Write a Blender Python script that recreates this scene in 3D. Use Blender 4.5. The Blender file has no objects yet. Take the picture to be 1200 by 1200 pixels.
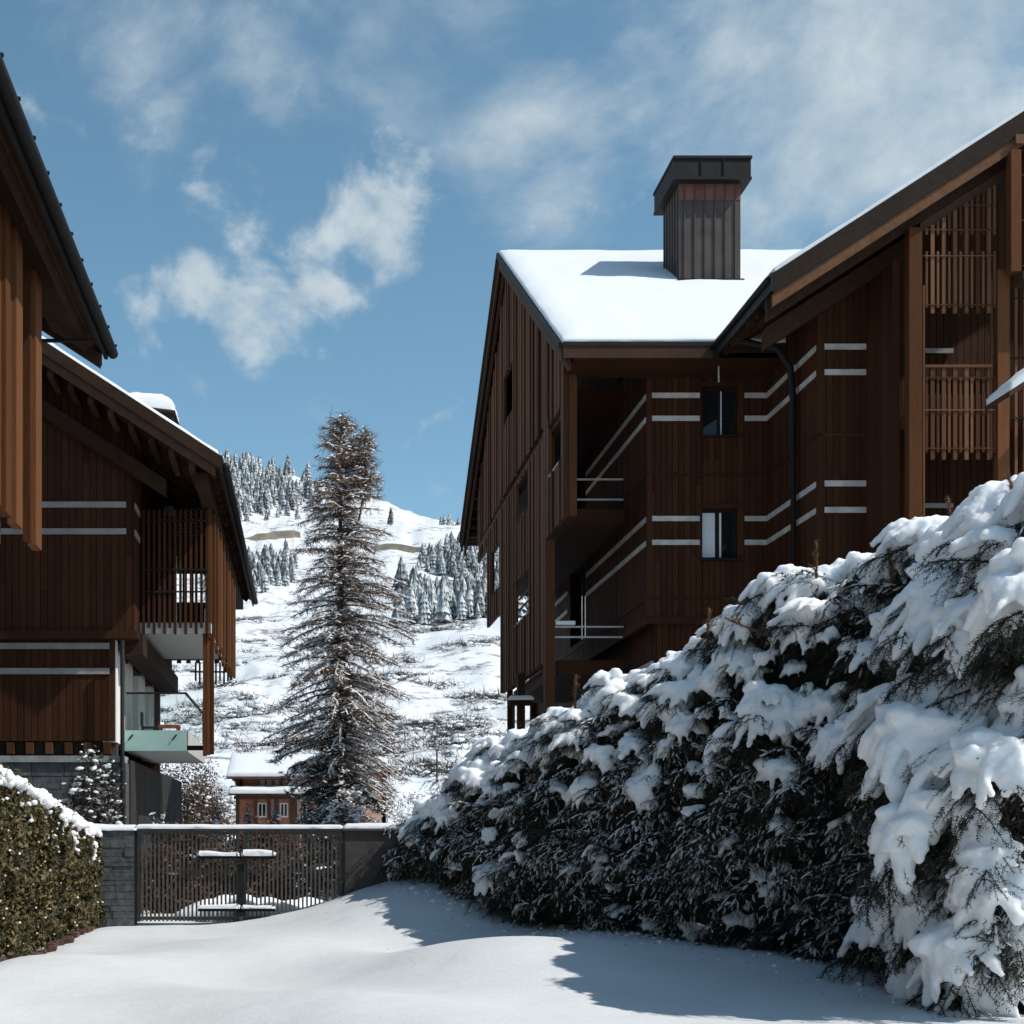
import bpy, bmesh, math, random
import numpy as np
from mathutils import Vector, Matrix, Euler, noise

random.seed(7)
rng = np.random.default_rng(11)
scene = bpy.context.scene
COL = scene.collection

# ------------------------------------------------------------------ camera
# metres; eye level is z = 0, the lane runs along +Y, the snow lies about 1.6 m below the eye
FPX, PX, PY = 1650.0, 361.0, 980.0
cam_d = bpy.data.cameras.new('camera')
cam = bpy.data.objects.new('camera', cam_d)
COL.objects.link(cam)
cam.location = (0, 0, 0)
cam.rotation_euler = (math.radians(90), 0, 0)
cam_d.sensor_fit = 'HORIZONTAL'
cam_d.sensor_width = 36.0
cam_d.lens = 36.0 * FPX / 1200.0
cam_d.shift_x = (600 - PX) / 1200.0
cam_d.shift_y = (PY - 600) / 1200.0
cam_d.clip_start = 0.1
cam_d.clip_end = 6000
scene.camera = cam

# ------------------------------------------------------------------ light
TO_SUN = Vector((1.0, -0.37, 1.22)).normalized()
SUN_EL = math.asin(TO_SUN.z)
SUN_AZ = math.atan2(TO_SUN.x, TO_SUN.y)
sun_d = bpy.data.lights.new('sun', 'SUN')
sun_d.energy = 4.5
sun_d.angle = math.radians(0.53)
sun_d.color = (1.0, 0.955, 0.89)
sun = bpy.data.objects.new('sun', sun_d)
COL.objects.link(sun)
sun.location = (40, -10, 60)
sun.rotation_euler = (-TO_SUN).to_track_quat('-Z', 'Y').to_euler()

world = bpy.data.worlds.new('World')
scene.world = world
world.use_nodes = True


def look_dir(x, y):
    return Vector(((x - PX) / FPX, 1.0, (PY - y) / FPX)).normalized()


def build_world():
    nt = world.node_tree
    nt.nodes.clear()
    N, L = nt.nodes.new, nt.links.new
    out = N('ShaderNodeOutputWorld')
    bg = N('ShaderNodeBackground')
    bg.inputs['Strength'].default_value = 0.088
    sky = N('ShaderNodeTexSky')
    sky.sky_type = 'NISHITA'
    sky.sun_disc = False
    sky.sun_elevation = SUN_EL
    sky.sun_rotation = SUN_AZ
    sky.altitude = 1400
    sky.air_density = 1.0
    sky.dust_density = 1.2
    sky.ozone_density = 1.6
    hs = N('ShaderNodeHueSaturation')
    hs.inputs['Hue'].default_value = 0.477
    hs.inputs['Saturation'].default_value = 1.04
    hs.inputs['Value'].default_value = 1.66
    L(sky.outputs[0], hs.inputs['Color'])
    tc = N('ShaderNodeTexCoord')

    def math_node(op, a, b=None, clamp=False):
        m = N('ShaderNodeMath'); m.operation = op; m.use_clamp = clamp
        for i, v in enumerate((a, b)):
            if v is None:
                continue
            if isinstance(v, (int, float)):
                m.inputs[i].default_value = v
            else:
                L(v, m.inputs[i])
        return m.outputs[0]

    def fbm(scale, detail, rough, dist, off, stretch=(1, 1, 1)):
        mp = N('ShaderNodeMapping')
        mp.inputs['Location'].default_value = off
        mp.inputs['Scale'].default_value = stretch
        L(tc.outputs['Generated'], mp.inputs['Vector'])
        n = N('ShaderNodeTexNoise')
        n.inputs['Scale'].default_value = scale
        n.inputs['Detail'].default_value = detail
        n.inputs['Roughness'].default_value = rough
        n.inputs['Distortion'].default_value = dist
        L(mp.outputs[0], n.inputs['Vector'])
        return n.outputs['Fac']

    n_big = fbm(11.0, 9, 0.58, 0.35, (0.3, 1.7, 0.2), (1.0, 1.0, 1.25))
    n_soft = fbm(5.0, 9, 0.60, 0.5, (2.3, 0.4, 1.1), (0.8, 1.0, 1.5))
    n_fine = fbm(26.0, 6, 0.55, 0.2, (0.0, 0.5, 0.9))

    def bank(px, py, radius_px, gain):
        d = look_dir(px, py)
        vm = N('ShaderNodeVectorMath'); vm.operation = 'DISTANCE'
        nv = N('ShaderNodeVectorMath'); nv.operation = 'NORMALIZE'
        L(tc.outputs['Generated'], nv.inputs[0])
        L(nv.outputs[0], vm.inputs[0])
        vm.inputs[1].default_value = d
        mr = N('ShaderNodeMapRange'); mr.interpolation_type = 'SMOOTHERSTEP'
        mr.inputs['From Min'].default_value = 0.0
        mr.inputs['From Max'].default_value = radius_px / FPX * 0.92
        mr.inputs['To Min'].default_value = gain
        mr.inputs['To Max'].default_value = 0.0
        L(vm.outputs['Value'], mr.inputs['Value'])
        return mr.outputs[0]

    # one heaped cumulus and several thin banks, all placed by direction in the sky
    dense = None
    for a in ((440, 268, 110, 0.48), (375, 312, 120, 0.40), (312, 368, 125, 0.46), (235, 338, 85, 0.38),
              (300, 272, 90, 0.26), (180, 378, 80, 0.26), (350, 400, 90, 0.2)):
        b = bank(*a)
        dense = b if dense is None else math_node('MAXIMUM', dense, b)
    thin = None
    for a in ((1090, 40, 430, 0.66), (930, 70, 280, 0.52), (790, 130, 220, 0.38), (640, 205, 230, 0.46),
              (230, 200, 230, 0.30), (330, 70, 190, 0.28), (130, 20, 210, 0.32), (1000, 200, 210, 0.28),
              (1500, 150, 600, 0.4), (-300, 200, 600, 0.34), (560, -250, 600, 0.30), (700, 50, 220, 0.22)):
        b = bank(*a)
        thin = b if thin is None else math_node('MAXIMUM', thin, b)

    def spread(n, k):
        return math_node('MULTIPLY', math_node('SUBTRACT', n, 0.5), k)
    dsum = math_node('ADD', math_node('ADD', spread(n_big, 1.6), dense), spread(n_fine, 0.5))
    mr1 = N('ShaderNodeMapRange'); mr1.interpolation_type = 'SMOOTHSTEP'
    mr1.inputs['From Min'].default_value = 0.16; mr1.inputs['From Max'].default_value = 0.52
    mr1.inputs['To Max'].default_value = 0.86
    L(dsum, mr1.inputs['Value'])
    tsum = math_node('ADD', math_node('ADD', spread(n_soft, 1.7), thin), spread(n_fine, 0.26))
    mr2 = N('ShaderNodeMapRange'); mr2.interpolation_type = 'SMOOTHSTEP'
    mr2.inputs['From Min'].default_value = 0.18; mr2.inputs['From Max'].default_value = 0.78
    mr2.inputs['To Max'].default_value = 0.88
    L(tsum, mr2.inputs['Value'])
    mask = math_node('MAXIMUM', mr1.outputs[0], mr2.outputs[0], True)
    mix = N('ShaderNodeMix'); mix.data_type = 'RGBA'
    L(mask, mix.inputs['Factor'])
    L(hs.outputs[0], mix.inputs['A'])
    cr = N('ShaderNodeMix'); cr.data_type = 'RGBA'
    mr3 = N('ShaderNodeMapRange'); mr3.inputs['From Min'].default_value = 0.35; mr3.inputs['From Max'].default_value = 0.65
    L(n_fine, mr3.inputs['Value']); L(mr3.outputs[0], cr.inputs['Factor'])
    cr.inputs['A'].default_value = (5.7, 6.8, 7.5, 1); cr.inputs['B'].default_value = (7.4, 8.3, 8.7, 1)
    L(cr.outputs['Result'], mix.inputs['B'])
    L(mix.outputs['Result'], bg.inputs['Color'])
    L(bg.outputs[0], out.inputs['Surface'])


build_world()
vs = scene.view_settings
vs.view_transform = 'Standard'
vs.look = 'None'
vs.exposure = 0.0
vs.gamma = 1.0
vs.use_curve_mapping = False
scene.cycles.max_bounces = 6
scene.cycles.diffuse_bounces = 4
scene.cycles.glossy_bounces = 3
scene.cycles.transmission_bounces = 4
scene.cycles.transparent_max_bounces = 6
scene.cycles.use_denoising = True
scene.cycles.caustics_reflective = False
scene.cycles.caustics_refractive = False


# ------------------------------------------------------------------ materials
def new_mat(name):
    m = bpy.data.materials.new(name)
    m.use_nodes = True
    nt = m.node_tree
    nt.nodes.clear()
    out = nt.nodes.new('ShaderNodeOutputMaterial')
    b = nt.nodes.new('ShaderNodeBsdfPrincipled')
    nt.links.new(b.outputs[0], out.inputs['Surface'])
    return m, nt, b


def ramp(nt, fac, stops):
    r = nt.nodes.new('ShaderNodeValToRGB')
    e = r.color_ramp.elements
    while len(e) > 1:
        e.remove(e[-1])
    e[0].position, e[0].color = stops[0][0], (*stops[0][1], 1)
    for p, c in stops[1:]:
        k = e.new(p); k.color = (*c, 1)
    nt.links.new(fac, r.inputs['Fac'])
    return r.outputs['Color']


def pos_noise(nt, scale, stretch=(1, 1, 1), detail=4, rough=0.55, dist=0.0):
    g = nt.nodes.new('ShaderNodeNewGeometry')
    mp = nt.nodes.new('ShaderNodeMapping')
    mp.inputs['Scale'].default_value = stretch
    nt.links.new(g.outputs['Position'], mp.inputs['Vector'])
    n = nt.nodes.new('ShaderNodeTexNoise')
    n.inputs['Scale'].default_value = scale
    n.inputs['Detail'].default_value = detail
    n.inputs['Roughness'].default_value = rough
    n.inputs['Distortion'].default_value = dist
    nt.links.new(mp.outputs[0], n.inputs['Vector'])
    return n.outputs['Fac']


def mth(nt, op, a, b=None, clamp=False):
    m = nt.nodes.new('ShaderNodeMath'); m.operation = op; m.use_clamp = clamp
    for i, v in enumerate((a, b)):
        if v is None:
            continue
        if isinstance(v, (int, float)):
            m.inputs[i].default_value = v
        else:
            nt.links.new(v, m.inputs[i])
    return m.outputs[0]


def bump(nt, b, h, strength, dist):
    bp = nt.nodes.new('ShaderNodeBump')
    bp.inputs['Strength'].default_value = strength
    bp.inputs['Distance'].default_value = dist
    nt.links.new(h, bp.inputs['Height'])
    nt.links.new(bp.outputs[0], b.inputs['Normal'])


def tone(nt):
    at = nt.nodes.new('ShaderNodeAttribute'); at.attribute_name = 'tone'
    oi = nt.nodes.new('ShaderNodeObjectInfo')
    return mth(nt, 'FRACT', mth(nt, 'ADD', at.outputs['Fac'], oi.outputs['Random']))


def wood(name, dark, mid, light, rough=0.7, grain=(14, 14, 0.7), var=0.5, spec=0.07):
    m, nt, b = new_mat(name)
    g = pos_noise(nt, 3.2, grain, 6, 0.62, 0.4)
    w = pos_noise(nt, 0.55, (1, 1, 0.5), 3)
    t = tone(nt)
    f = mth(nt, 'ADD', mth(nt, 'MULTIPLY', g, 0.55), mth(nt, 'MULTIPLY', w, 0.35))
    f = mth(nt, 'ADD', f, mth(nt, 'MULTIPLY', mth(nt, 'SUBTRACT', t, 0.5), var), True)
    c = ramp(nt, f, [(0.18, dark), (0.47, mid), (0.82, light)])
    nt.links.new(c, b.inputs['Base Color'])
    b.inputs['Roughness'].default_value = rough
    b.inputs['Specular IOR Level'].default_value = spec
    bump(nt, b, g, 0.35, 0.012)
    return m


def plain(name, col, rough=0.6, metal=0.0, var=0.25, scale=3.0, bmp=0.1, spec=0.4):
    m, nt, b = new_mat(name)
    n = pos_noise(nt, scale, (1, 1, 1), 6, 0.6)
    lo = tuple(c * (1 - var) for c in col); hi = tuple(min(1, c * (1 + var)) for c in col)
    nt.links.new(ramp(nt, n, [(0.3, lo), (0.7, hi)]), b.inputs['Base Color'])
    b.inputs['Roughness'].default_value = rough
    b.inputs['Metallic'].default_value = metal
    b.inputs['Specular IOR Level'].default_value = spec
    if bmp:
        bump(nt, b, n, bmp, 0.02)
    return m


def snow_mat(name, col=(0.83, 0.855, 0.88), grain=38.0, bstr=0.25, bdist=0.012, big=2.2, bigd=0.03):
    m, nt, b = new_mat(name)
    f = pos_noise(nt, grain, (1, 1, 1), 4, 0.6)
    l = pos_noise(nt, big, (1, 1, 1), 4, 0.5)
    nt.links.new(ramp(nt, f, [(0.25, tuple(c * 0.955 for c in col)), (0.7, col)]), b.inputs['Base Color'])
    b.inputs['Roughness'].default_value = 0.7
    b.inputs['Specular IOR Level'].default_value = 0.25
    h = mth(nt, 'ADD', mth(nt, 'MULTIPLY', f, bdist), mth(nt, 'MULTIPLY', l, bigd))
    bump(nt, b, h, bstr, 1.0)
    return m


MAT = {}
MAT['wall_wood'] = wood('dark_stained_cladding', (0.025, 0.0102, 0.0053), (0.048, 0.0195, 0.0096), (0.080, 0.0325, 0.0158), var=0.27)
MAT['roof_wood'] = wood('roof_timber', (0.025, 0.0135, 0.0085), (0.047, 0.026, 0.0165), (0.080, 0.046, 0.030), grain=(3, 3, 3), var=0.4)
MAT['screen_wood'] = wood('screen_boards', (0.048, 0.020, 0.010), (0.088, 0.039, 0.019), (0.135, 0.064, 0.031), var=0.55)
MAT['orange_wood'] = wood('larch_posts', (0.058, 0.0225, 0.0090), (0.110, 0.043, 0.0168), (0.175, 0.074, 0.031), var=0.6)
MAT['lath_wood'] = wood('weathered_laths', (0.060, 0.027, 0.014), (0.115, 0.052, 0.027), (0.19, 0.095, 0.055), var=0.7)
MAT['fascia'] = wood('dark_fascia_board', (0.018, 0.0125, 0.0095), (0.032, 0.023, 0.018), (0.052, 0.039, 0.031), grain=(3, 3, 3), var=0.3)
MAT['barge_light'] = wood('light_barge_board', (0.09, 0.045, 0.024), (0.16, 0.083, 0.045), (0.25, 0.14, 0.08), grain=(3, 3, 3), var=0.3)
MAT['barge_brown'] = wood('brown_barge_board', (0.055, 0.030, 0.019), (0.095, 0.055, 0.036), (0.14, 0.085, 0.057), grain=(3, 3, 3), var=0.4)
MAT['metal_dark'] = plain('dark_sheet_metal', (0.013, 0.012, 0.0115), 0.65, 0.1, 0.35, 5, 0.05, 0.2)
MAT['chimney_metal'] = plain('bronze_sheet_metal', (0.060, 0.046, 0.039), 0.6, 0.15, 0.3, 2.2, 0.06)
MAT['copper'] = plain('reddish_copper_band', (0.15, 0.055, 0.04), 0.5, 0.3, 0.3, 4, 0.05)
MAT['strip_dim'] = plain('shaded_metal_strip', (0.25, 0.235, 0.225), 0.6, 0.1, 0.2, 2.0, 0.03)  # darker copy of the pale strip, with shade put into its colour
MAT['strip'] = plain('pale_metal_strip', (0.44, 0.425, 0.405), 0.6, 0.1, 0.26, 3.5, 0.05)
MAT['plaster'] = plain('white_plaster', (0.74, 0.73, 0.70), 0.8, 0, 0.06, 3, 0.1)
MAT['plaster_grey'] = plain('light_grey_soffit', (0.46, 0.45, 0.44), 0.8, 0, 0.08, 2, 0.08)
MAT['concrete'] = plain('grey_concrete', (0.23, 0.235, 0.235), 0.85, 0, 0.25, 4, 0.3)
MAT['basement'] = plain('shaded_boarding', (0.022, 0.018, 0.016), 0.8, 0, 0.3, 3, 0.2)  # shade under the lower balcony is put into this near-black colour
MAT['stone'] = plain('dark_slate_stone', (0.072, 0.076, 0.08), 0.8, 0, 0.5, 9, 0.5)
MAT['pier'] = plain('dark_brown_pier', (0.055, 0.046, 0.042), 0.75, 0, 0.35, 5, 0.3)
MAT['gate'] = plain('brown_gate_metal', (0.076, 0.066, 0.060), 0.55, 0.2, 0.3, 8, 0.05)
MAT['green'] = plain('pale_green_glass_edge', (0.33, 0.49, 0.44), 0.3, 0, 0.08, 2, 0.02)
MAT['red_paint'] = plain('orange_red_paint', (0.36, 0.075, 0.032), 0.5, 0, 0.2, 6, 0.05)
MAT['house_wall'] = plain('terracotta_wall', (0.44, 0.175, 0.105), 0.8, 0, 0.22, 1.2, 0.1)
MAT['house_pink'] = plain('pale_pink_wall', (0.56, 0.36, 0.29), 0.8, 0, 0.1, 1.2, 0.1)
MAT['house_timber'] = plain('brown_house_timber', (0.085, 0.04, 0.026), 0.75, 0, 0.3, 3, 0.1)
MAT['retain'] = plain('weathered_retaining_wall', (0.36, 0.30, 0.225), 0.9, 0, 0.3, 0.25, 0.3)
MAT['brick'] = plain('red_brown_kerb_brick', (0.085, 0.045, 0.034), 0.85, 0, 0.35, 7, 0.3)
MAT['bark'] = plain('brown_bark', (0.062, 0.042, 0.032), 0.9, 0, 0.45, 10, 0.5)
MAT['snow'] = snow_mat('roof_snow', (0.715, 0.735, 0.755), bstr=0.3)
MAT['snow_ground'] = snow_mat('ground_snow', (0.80, 0.825, 0.845), 30.0, 0.22, 0.010, 1.3, 0.035)
MAT['snow_bough'] = snow_mat('bough_snow', (0.89, 0.905, 0.92), 26.0, 0.45, 0.012, 7.0, 0.03)
_b = [n for n in MAT['snow_bough'].node_tree.nodes if n.type == 'BSDF_PRINCIPLED'][0]
_b.inputs['Subsurface Weight'].default_value = 0.85
_b.inputs['Subsurface Radius'].default_value = (0.9, 1.0, 1.1)
_b.inputs['Subsurface Scale'].default_value = 0.17


def foliage_mat(name, stops, rough=0.7, trans=0.0):
    m, nt, b = new_mat(name)
    at = nt.nodes.new('ShaderNodeAttribute'); at.attribute_name = 'tone'
    n = pos_noise(nt, 1.6, (1, 1, 1), 3)
    f = mth(nt, 'ADD', mth(nt, 'MULTIPLY', at.outputs['Fac'], 0.75), mth(nt, 'MULTIPLY', mth(nt, 'SUBTRACT', n, 0.5), 0.8), True)
    nt.links.new(ramp(nt, f, stops), b.inputs['Base Color'])
    b.inputs['Roughness'].default_value = rough
    b.inputs['Specular IOR Level'].default_value = 0.25
    return m


MAT['needles'] = foliage_mat('spruce_needles', [(0.0, (0.016, 0.017, 0.011)), (0.45, (0.032, 0.032, 0.020)), (0.8, (0.060, 0.050, 0.030)), (1.0, (0.095, 0.062, 0.034))])
MAT['inner'] = plain('hedge_shade_hull', (0.018, 0.015, 0.011), 0.95, 0, 0.4, 12, 0.8)  # hull colour: the darkness between inner twigs is painted in
MAT['shoot'] = foliage_mat('rusty_shoots', [(0.0, (0.10, 0.055, 0.028)), (0.6, (0.24, 0.115, 0.052)), (1.0, (0.30, 0.19, 0.08))])
MAT['hedge_leaf'] = foliage_mat('hedge_leaves', [(0.0, (0.022, 0.022, 0.008)), (0.4, (0.066, 0.058, 0.020)), (0.7, (0.15, 0.112, 0.042)), (1.0, (0.24, 0.16, 0.085))], 0.55)
MAT['larch'] = foliage_mat('brown_larch_twigs', [(0.0, (0.095, 0.058, 0.038)), (0.5, (0.20, 0.122, 0.076)), (1.0, (0.34, 0.205, 0.12))], 0.85)
MAT['spruce_dark'] = foliage_mat('dark_spruce_sprays', [(0.0, (0.022, 0.022, 0.018)), (0.5, (0.045, 0.041, 0.032)), (1.0, (0.085, 0.068, 0.048))], 0.85)
MAT['brown_leaf'] = foliage_mat('dry_brown_leaves', [(0.0, (0.045, 0.026, 0.017)), (0.5, (0.11, 0.062, 0.038)), (1.0, (0.20, 0.12, 0.075))], 0.8)
MAT['blue_spruce'] = foliage_mat('blue_grey_needles', [(0.0, (0.05, 0.065, 0.08)), (0.6, (0.12, 0.15, 0.18)), (1.0, (0.33, 0.38, 0.42))], 0.8)


def frosted_mat():
    # far conifers: dark needles with snow lying on whatever faces the sky, in clumps
    m, nt, b = new_mat('frosted_conifers')
    g = nt.nodes.new('ShaderNodeNewGeometry')
    at = nt.nodes.new('ShaderNodeAttribute'); at.attribute_name = 'tone'
    n = pos_noise(nt, 0.55, (1, 1, 1), 5, 0.65)
    f = mth(nt, 'ADD', mth(nt, 'MULTIPLY', at.outputs['Fac'], 0.55), mth(nt, 'MULTIPLY', n, 0.9))
    c = ramp(nt, f, [(0.36, (0.030, 0.036, 0.037)), (0.56, (0.12, 0.135, 0.14)), (0.72, (0.40, 0.43, 0.45)), (0.95, (0.78, 0.81, 0.83))])
    nt.links.new(c, b.inputs['Base Color'])
    b.inputs['Roughness'].default_value = 0.85
    b.inputs['Specular IOR Level'].default_value = 0.1
    return m


MAT['frosted'] = frosted_mat()


def terrain_mat():
    m, nt, b = new_mat('snow_cover')
    g = nt.nodes.new('ShaderNodeNewGeometry')
    sep = nt.nodes.new('ShaderNodeSeparateXYZ')
    nt.links.new(g.outputs['Position'], sep.inputs[0])
    f = pos_noise(nt, 28.0, (1, 1, 1), 4, 0.6)
    snow = ramp(nt, f, [(0.25, (0.68, 0.70, 0.72)), (0.7, (0.73, 0.75, 0.77))])
    lane = nt.nodes.new('ShaderNodeMapRange'); lane.interpolation_type = 'SMOOTHSTEP'
    lane.inputs['From Min'].default_value = 24; lane.inputs['From Max'].default_value = 60
    nt.links.new(sep.outputs['Y'], lane.inputs['Value'])
    lane_mottle = pos_noise(nt, 0.5, (1, 1, 1), 5, 0.55)
    lane_snow = ramp(nt, mth(nt, 'ADD', mth(nt, 'MULTIPLY', f, 0.35), mth(nt, 'MULTIPLY', lane_mottle, 0.65)), [(0.32, (0.54, 0.558, 0.565)), (0.68, (0.64, 0.66, 0.665))])  # slightly greyer snow nearby, blending into whiter snow further off
    lm = nt.nodes.new('ShaderNodeMix'); lm.data_type = 'RGBA'
    nt.links.new(lane.outputs[0], lm.inputs['Factor'])
    nt.links.new(lane_snow, lm.inputs['A']); nt.links.new(snow, lm.inputs['B'])
    snow = lm.outputs['Result']
    # bare grass and scrub showing through on the open hillside, beyond the houses
    s1 = pos_noise(nt, 0.085, (1.0, 1.0, 2.6), 8, 0.68, 0.8)
    s2 = pos_noise(nt, 0.5, (0.7, 1.0, 2.0), 5, 0.65, 0.5)
    sm = mth(nt, 'ADD', mth(nt, 'MULTIPLY', s1, 0.6), mth(nt, 'MULTIPLY', s2, 0.4))
    mr = nt.nodes.new('ShaderNodeMapRange'); mr.interpolation_type = 'SMOOTHSTEP'
    mr.inputs['From Min'].default_value = 0.512; mr.inputs['From Max'].default_value = 0.60
    nt.links.new(sm, mr.inputs['Value'])
    far = nt.nodes.new('ShaderNodeMapRange'); far.interpolation_type = 'SMOOTHSTEP'
    far.inputs['From Min'].default_value = 85; far.inputs['From Max'].default_value = 130
    far.inputs['To Max'].default_value = 0.85
    nt.links.new(sep.outputs['Y'], far.inputs['Value'])
    fac = mth(nt, 'MULTIPLY', mr.outputs[0], far.outputs[0], True)
    mx = nt.nodes.new('ShaderNodeMix'); mx.data_type = 'RGBA'
    nt.links.new(fac, mx.inputs['Factor'])
    nt.links.new(snow, mx.inputs['A'])
    mx.inputs['B'].default_value = (0.13, 0.115, 0.10, 1)
    nt.links.new(mx.outputs['Result'], b.inputs['Base Color'])
    b.inputs['Roughness'].default_value = 0.72
    b.inputs['Specular IOR Level'].default_value = 0.22
    l = pos_noise(nt, 1.1, (1, 1, 1), 5, 0.5)
    w2 = pos_noise(nt, 5.0, (1.0, 1.8, 1.0), 5, 0.6, 0.4)
    h = mth(nt, 'ADD', mth(nt, 'ADD', mth(nt, 'MULTIPLY', f, 0.014), mth(nt, 'MULTIPLY', w2, 0.03)), mth(nt, 'MULTIPLY', l, 0.06))
    bump(nt, b, h, 0.34, 1.0)
    return m


MAT['terrain'] = terrain_mat()


def glass_mat(name, tint, alpha_mix=0.0, rough=0.03):
    m, nt, b = new_mat(name)
    b.inputs['Base Color'].default_value = (*tint, 1)
    b.inputs['Roughness'].default_value = rough
    b.inputs['IOR'].default_value = 1.5
    b.inputs['Specular IOR Level'].default_value = 0.35
    if alpha_mix:
        out = [n for n in nt.nodes if n.type == 'OUTPUT_MATERIAL'][0]
        tr = nt.nodes.new('ShaderNodeBsdfTransparent')
        tr.inputs['Color'].default_value = (0.95, 0.98, 0.97, 1)
        mx = nt.nodes.new('ShaderNodeMixShader')
        mx.inputs[0].default_value = alpha_mix
        nt.links.new(b.outputs[0], mx.inputs[1]); nt.links.new(tr.outputs[0], mx.inputs[2])
        nt.links.new(mx.outputs[0], out.inputs['Surface'])
    return m


MAT['pane'] = glass_mat('dark_window_glass', (0.012, 0.013, 0.015))
MAT['clear'] = glass_mat('clear_balustrade_glass', (0.10, 0.12, 0.115), 0.93)
MAT['curtain'] = plain('curtain_and_reflection', (0.66, 0.70, 0.76), 0.8, 0, 0.05, 6, 0.05)  # for the curtain, and for the panel painted as a sky reflection


# ------------------------------------------------------------------ mesh helpers
class MB:
    def __init__(self):
        self.v, self.f, self.t = [], [], []

    def add(self, vs_, fs, t=0.0):
        o = len(self.v)
        self.v += [tuple(p) for p in vs_]
        self.f += [tuple(i + o for i in q) for q in fs]
        self.t += [t] * len(vs_)

    def box(self, x0, x1, y0, y1, z0, z1, t=0.0):
        x0, x1 = min(x0, x1), max(x0, x1); y0, y1 = min(y0, y1), max(y0, y1); z0, z1 = min(z0, z1), max(z0, z1)
        self.add([(x0, y0, z0), (x1, y0, z0), (x1, y1, z0), (x0, y1, z0), (x0, y0, z1), (x1, y0, z1), (x1, y1, z1), (x0, y1, z1)],
                 [(0, 3, 2, 1), (4, 5, 6, 7), (0, 1, 5, 4), (1, 2, 6, 5), (2, 3, 7, 6), (3, 0, 4, 7)], t)
        return self

    def prism(self, poly, axis, a0, a1, t=0.0):
        n = len(poly)
        if axis == 'Y':
            vs_ = [(p[0], a0, p[1]) for p in poly] + [(p[0], a1, p[1]) for p in poly]
        else:
            vs_ = [(a0, p[0], p[1]) for p in poly] + [(a1, p[0], p[1]) for p in poly]
        fs = [tuple(range(n)), tuple(range(2 * n - 1, n - 1, -1))]
        for i in range(n):
            j = (i + 1) % n
            fs.append((i, i + n, j + n, j))
        self.add(vs_, fs, t)
        return self

    def tube(self, pts, rad, n=8, t=0.0):
        pts = [Vector(p) for p in pts]
        if isinstance(rad, (int, float)):
            rad = [rad] * len(pts)
        rings = []
        for i, p in enumerate(pts):
            d = (pts[min(i + 1, len(pts) - 1)] - pts[max(i - 1, 0)]).normalized()
            a = d.cross(Vector((0, 0, 1)))
            if a.length < 1e-3:
                a = Vector((1, 0, 0))
            a.normalize(); b_ = d.cross(a)
            rings.append([p + (a * math.cos(2 * math.pi * k / n) + b_ * math.sin(2 * math.pi * k / n)) * rad[i] for k in range(n)])
        vs_ = [q for r in rings for q in r]
        fs = []
        for i in range(len(pts) - 1):
            for k in range(n):
                fs.append((i * n + k, i * n + (k + 1) % n, (i + 1) * n + (k + 1) % n, (i + 1) * n + k))
        fs.append(tuple(range(n - 1, -1, -1))); fs.append(tuple((len(pts) - 1) * n + k for k in range(n)))
        self.add(vs_, fs, t)
        return self

    def build(self, name, mat, parent=None, smooth=False, kind=None, bevel=0.0):
        me = bpy.data.meshes.new(name)
        me.from_pydata(self.v, [], self.f)
        bm = bmesh.new(); bm.from_mesh(me)
        bmesh.ops.recalc_face_normals(bm, faces=bm.faces)
        bm.to_mesh(me); bm.free()
        if any(self.t):
            a = me.attributes.new('tone', 'FLOAT', 'POINT')
            a.data.foreach_set('value', self.t)
        me.materials.append(MAT[mat])
        if smooth:
            me.polygons.foreach_set('use_smooth', [True] * len(me.polygons))
        return link(name, me, parent, kind)


def link(name, me, parent=None, kind=None):
    o = bpy.data.objects.new(name, me)
    COL.objects.link(o)
    if parent is not None:
        o.parent = parent
        if parent.parent is None:
            o.location = -parent.location
    if kind:
        o['kind'] = kind
    return o


def thing(name, label, cat, loc, group=None):
    o = bpy.data.objects.new(name, None)
    o.empty_display_size = 0.2
    COL.objects.link(o)
    o.location = loc
    tag(o, label, cat, group)
    return o


def tag(o, label, cat, group=None):
    o['label'] = label; o['category'] = cat
    if group:
        o['group'] = group
    return o


UNIT = {}


def piece(name, mat, parent, c, s, rot=(0, 0, 0)):
    """one small box part with slightly chamfered edges; alike pieces share their mesh"""
    if mat not in UNIT:
        bm = bmesh.new()
        bmesh.ops.create_cube(bm, size=1.0)
        me = bpy.data.meshes.new('piece_' + mat)
        bm.to_mesh(me); bm.free()
        me.materials.append(MAT[mat])
        UNIT[mat] = me
    o = bpy.data.objects.new(name, UNIT[mat])
    COL.objects.link(o)
    o.parent = parent
    off = parent.location if parent.parent is None else Vector((0, 0, 0))
    o.location = Vector(c) - off
    o.scale = s
    o.rotation_euler = rot
    return o


def pbox(name, mat, parent, x0, x1, y0, y1, z0, z1):
    return piece(name, mat, parent, ((x0 + x1) / 2, (y0 + y1) / 2, (z0 + z1) / 2), (abs(x1 - x0), abs(y1 - y0), abs(z1 - z0)))


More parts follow.
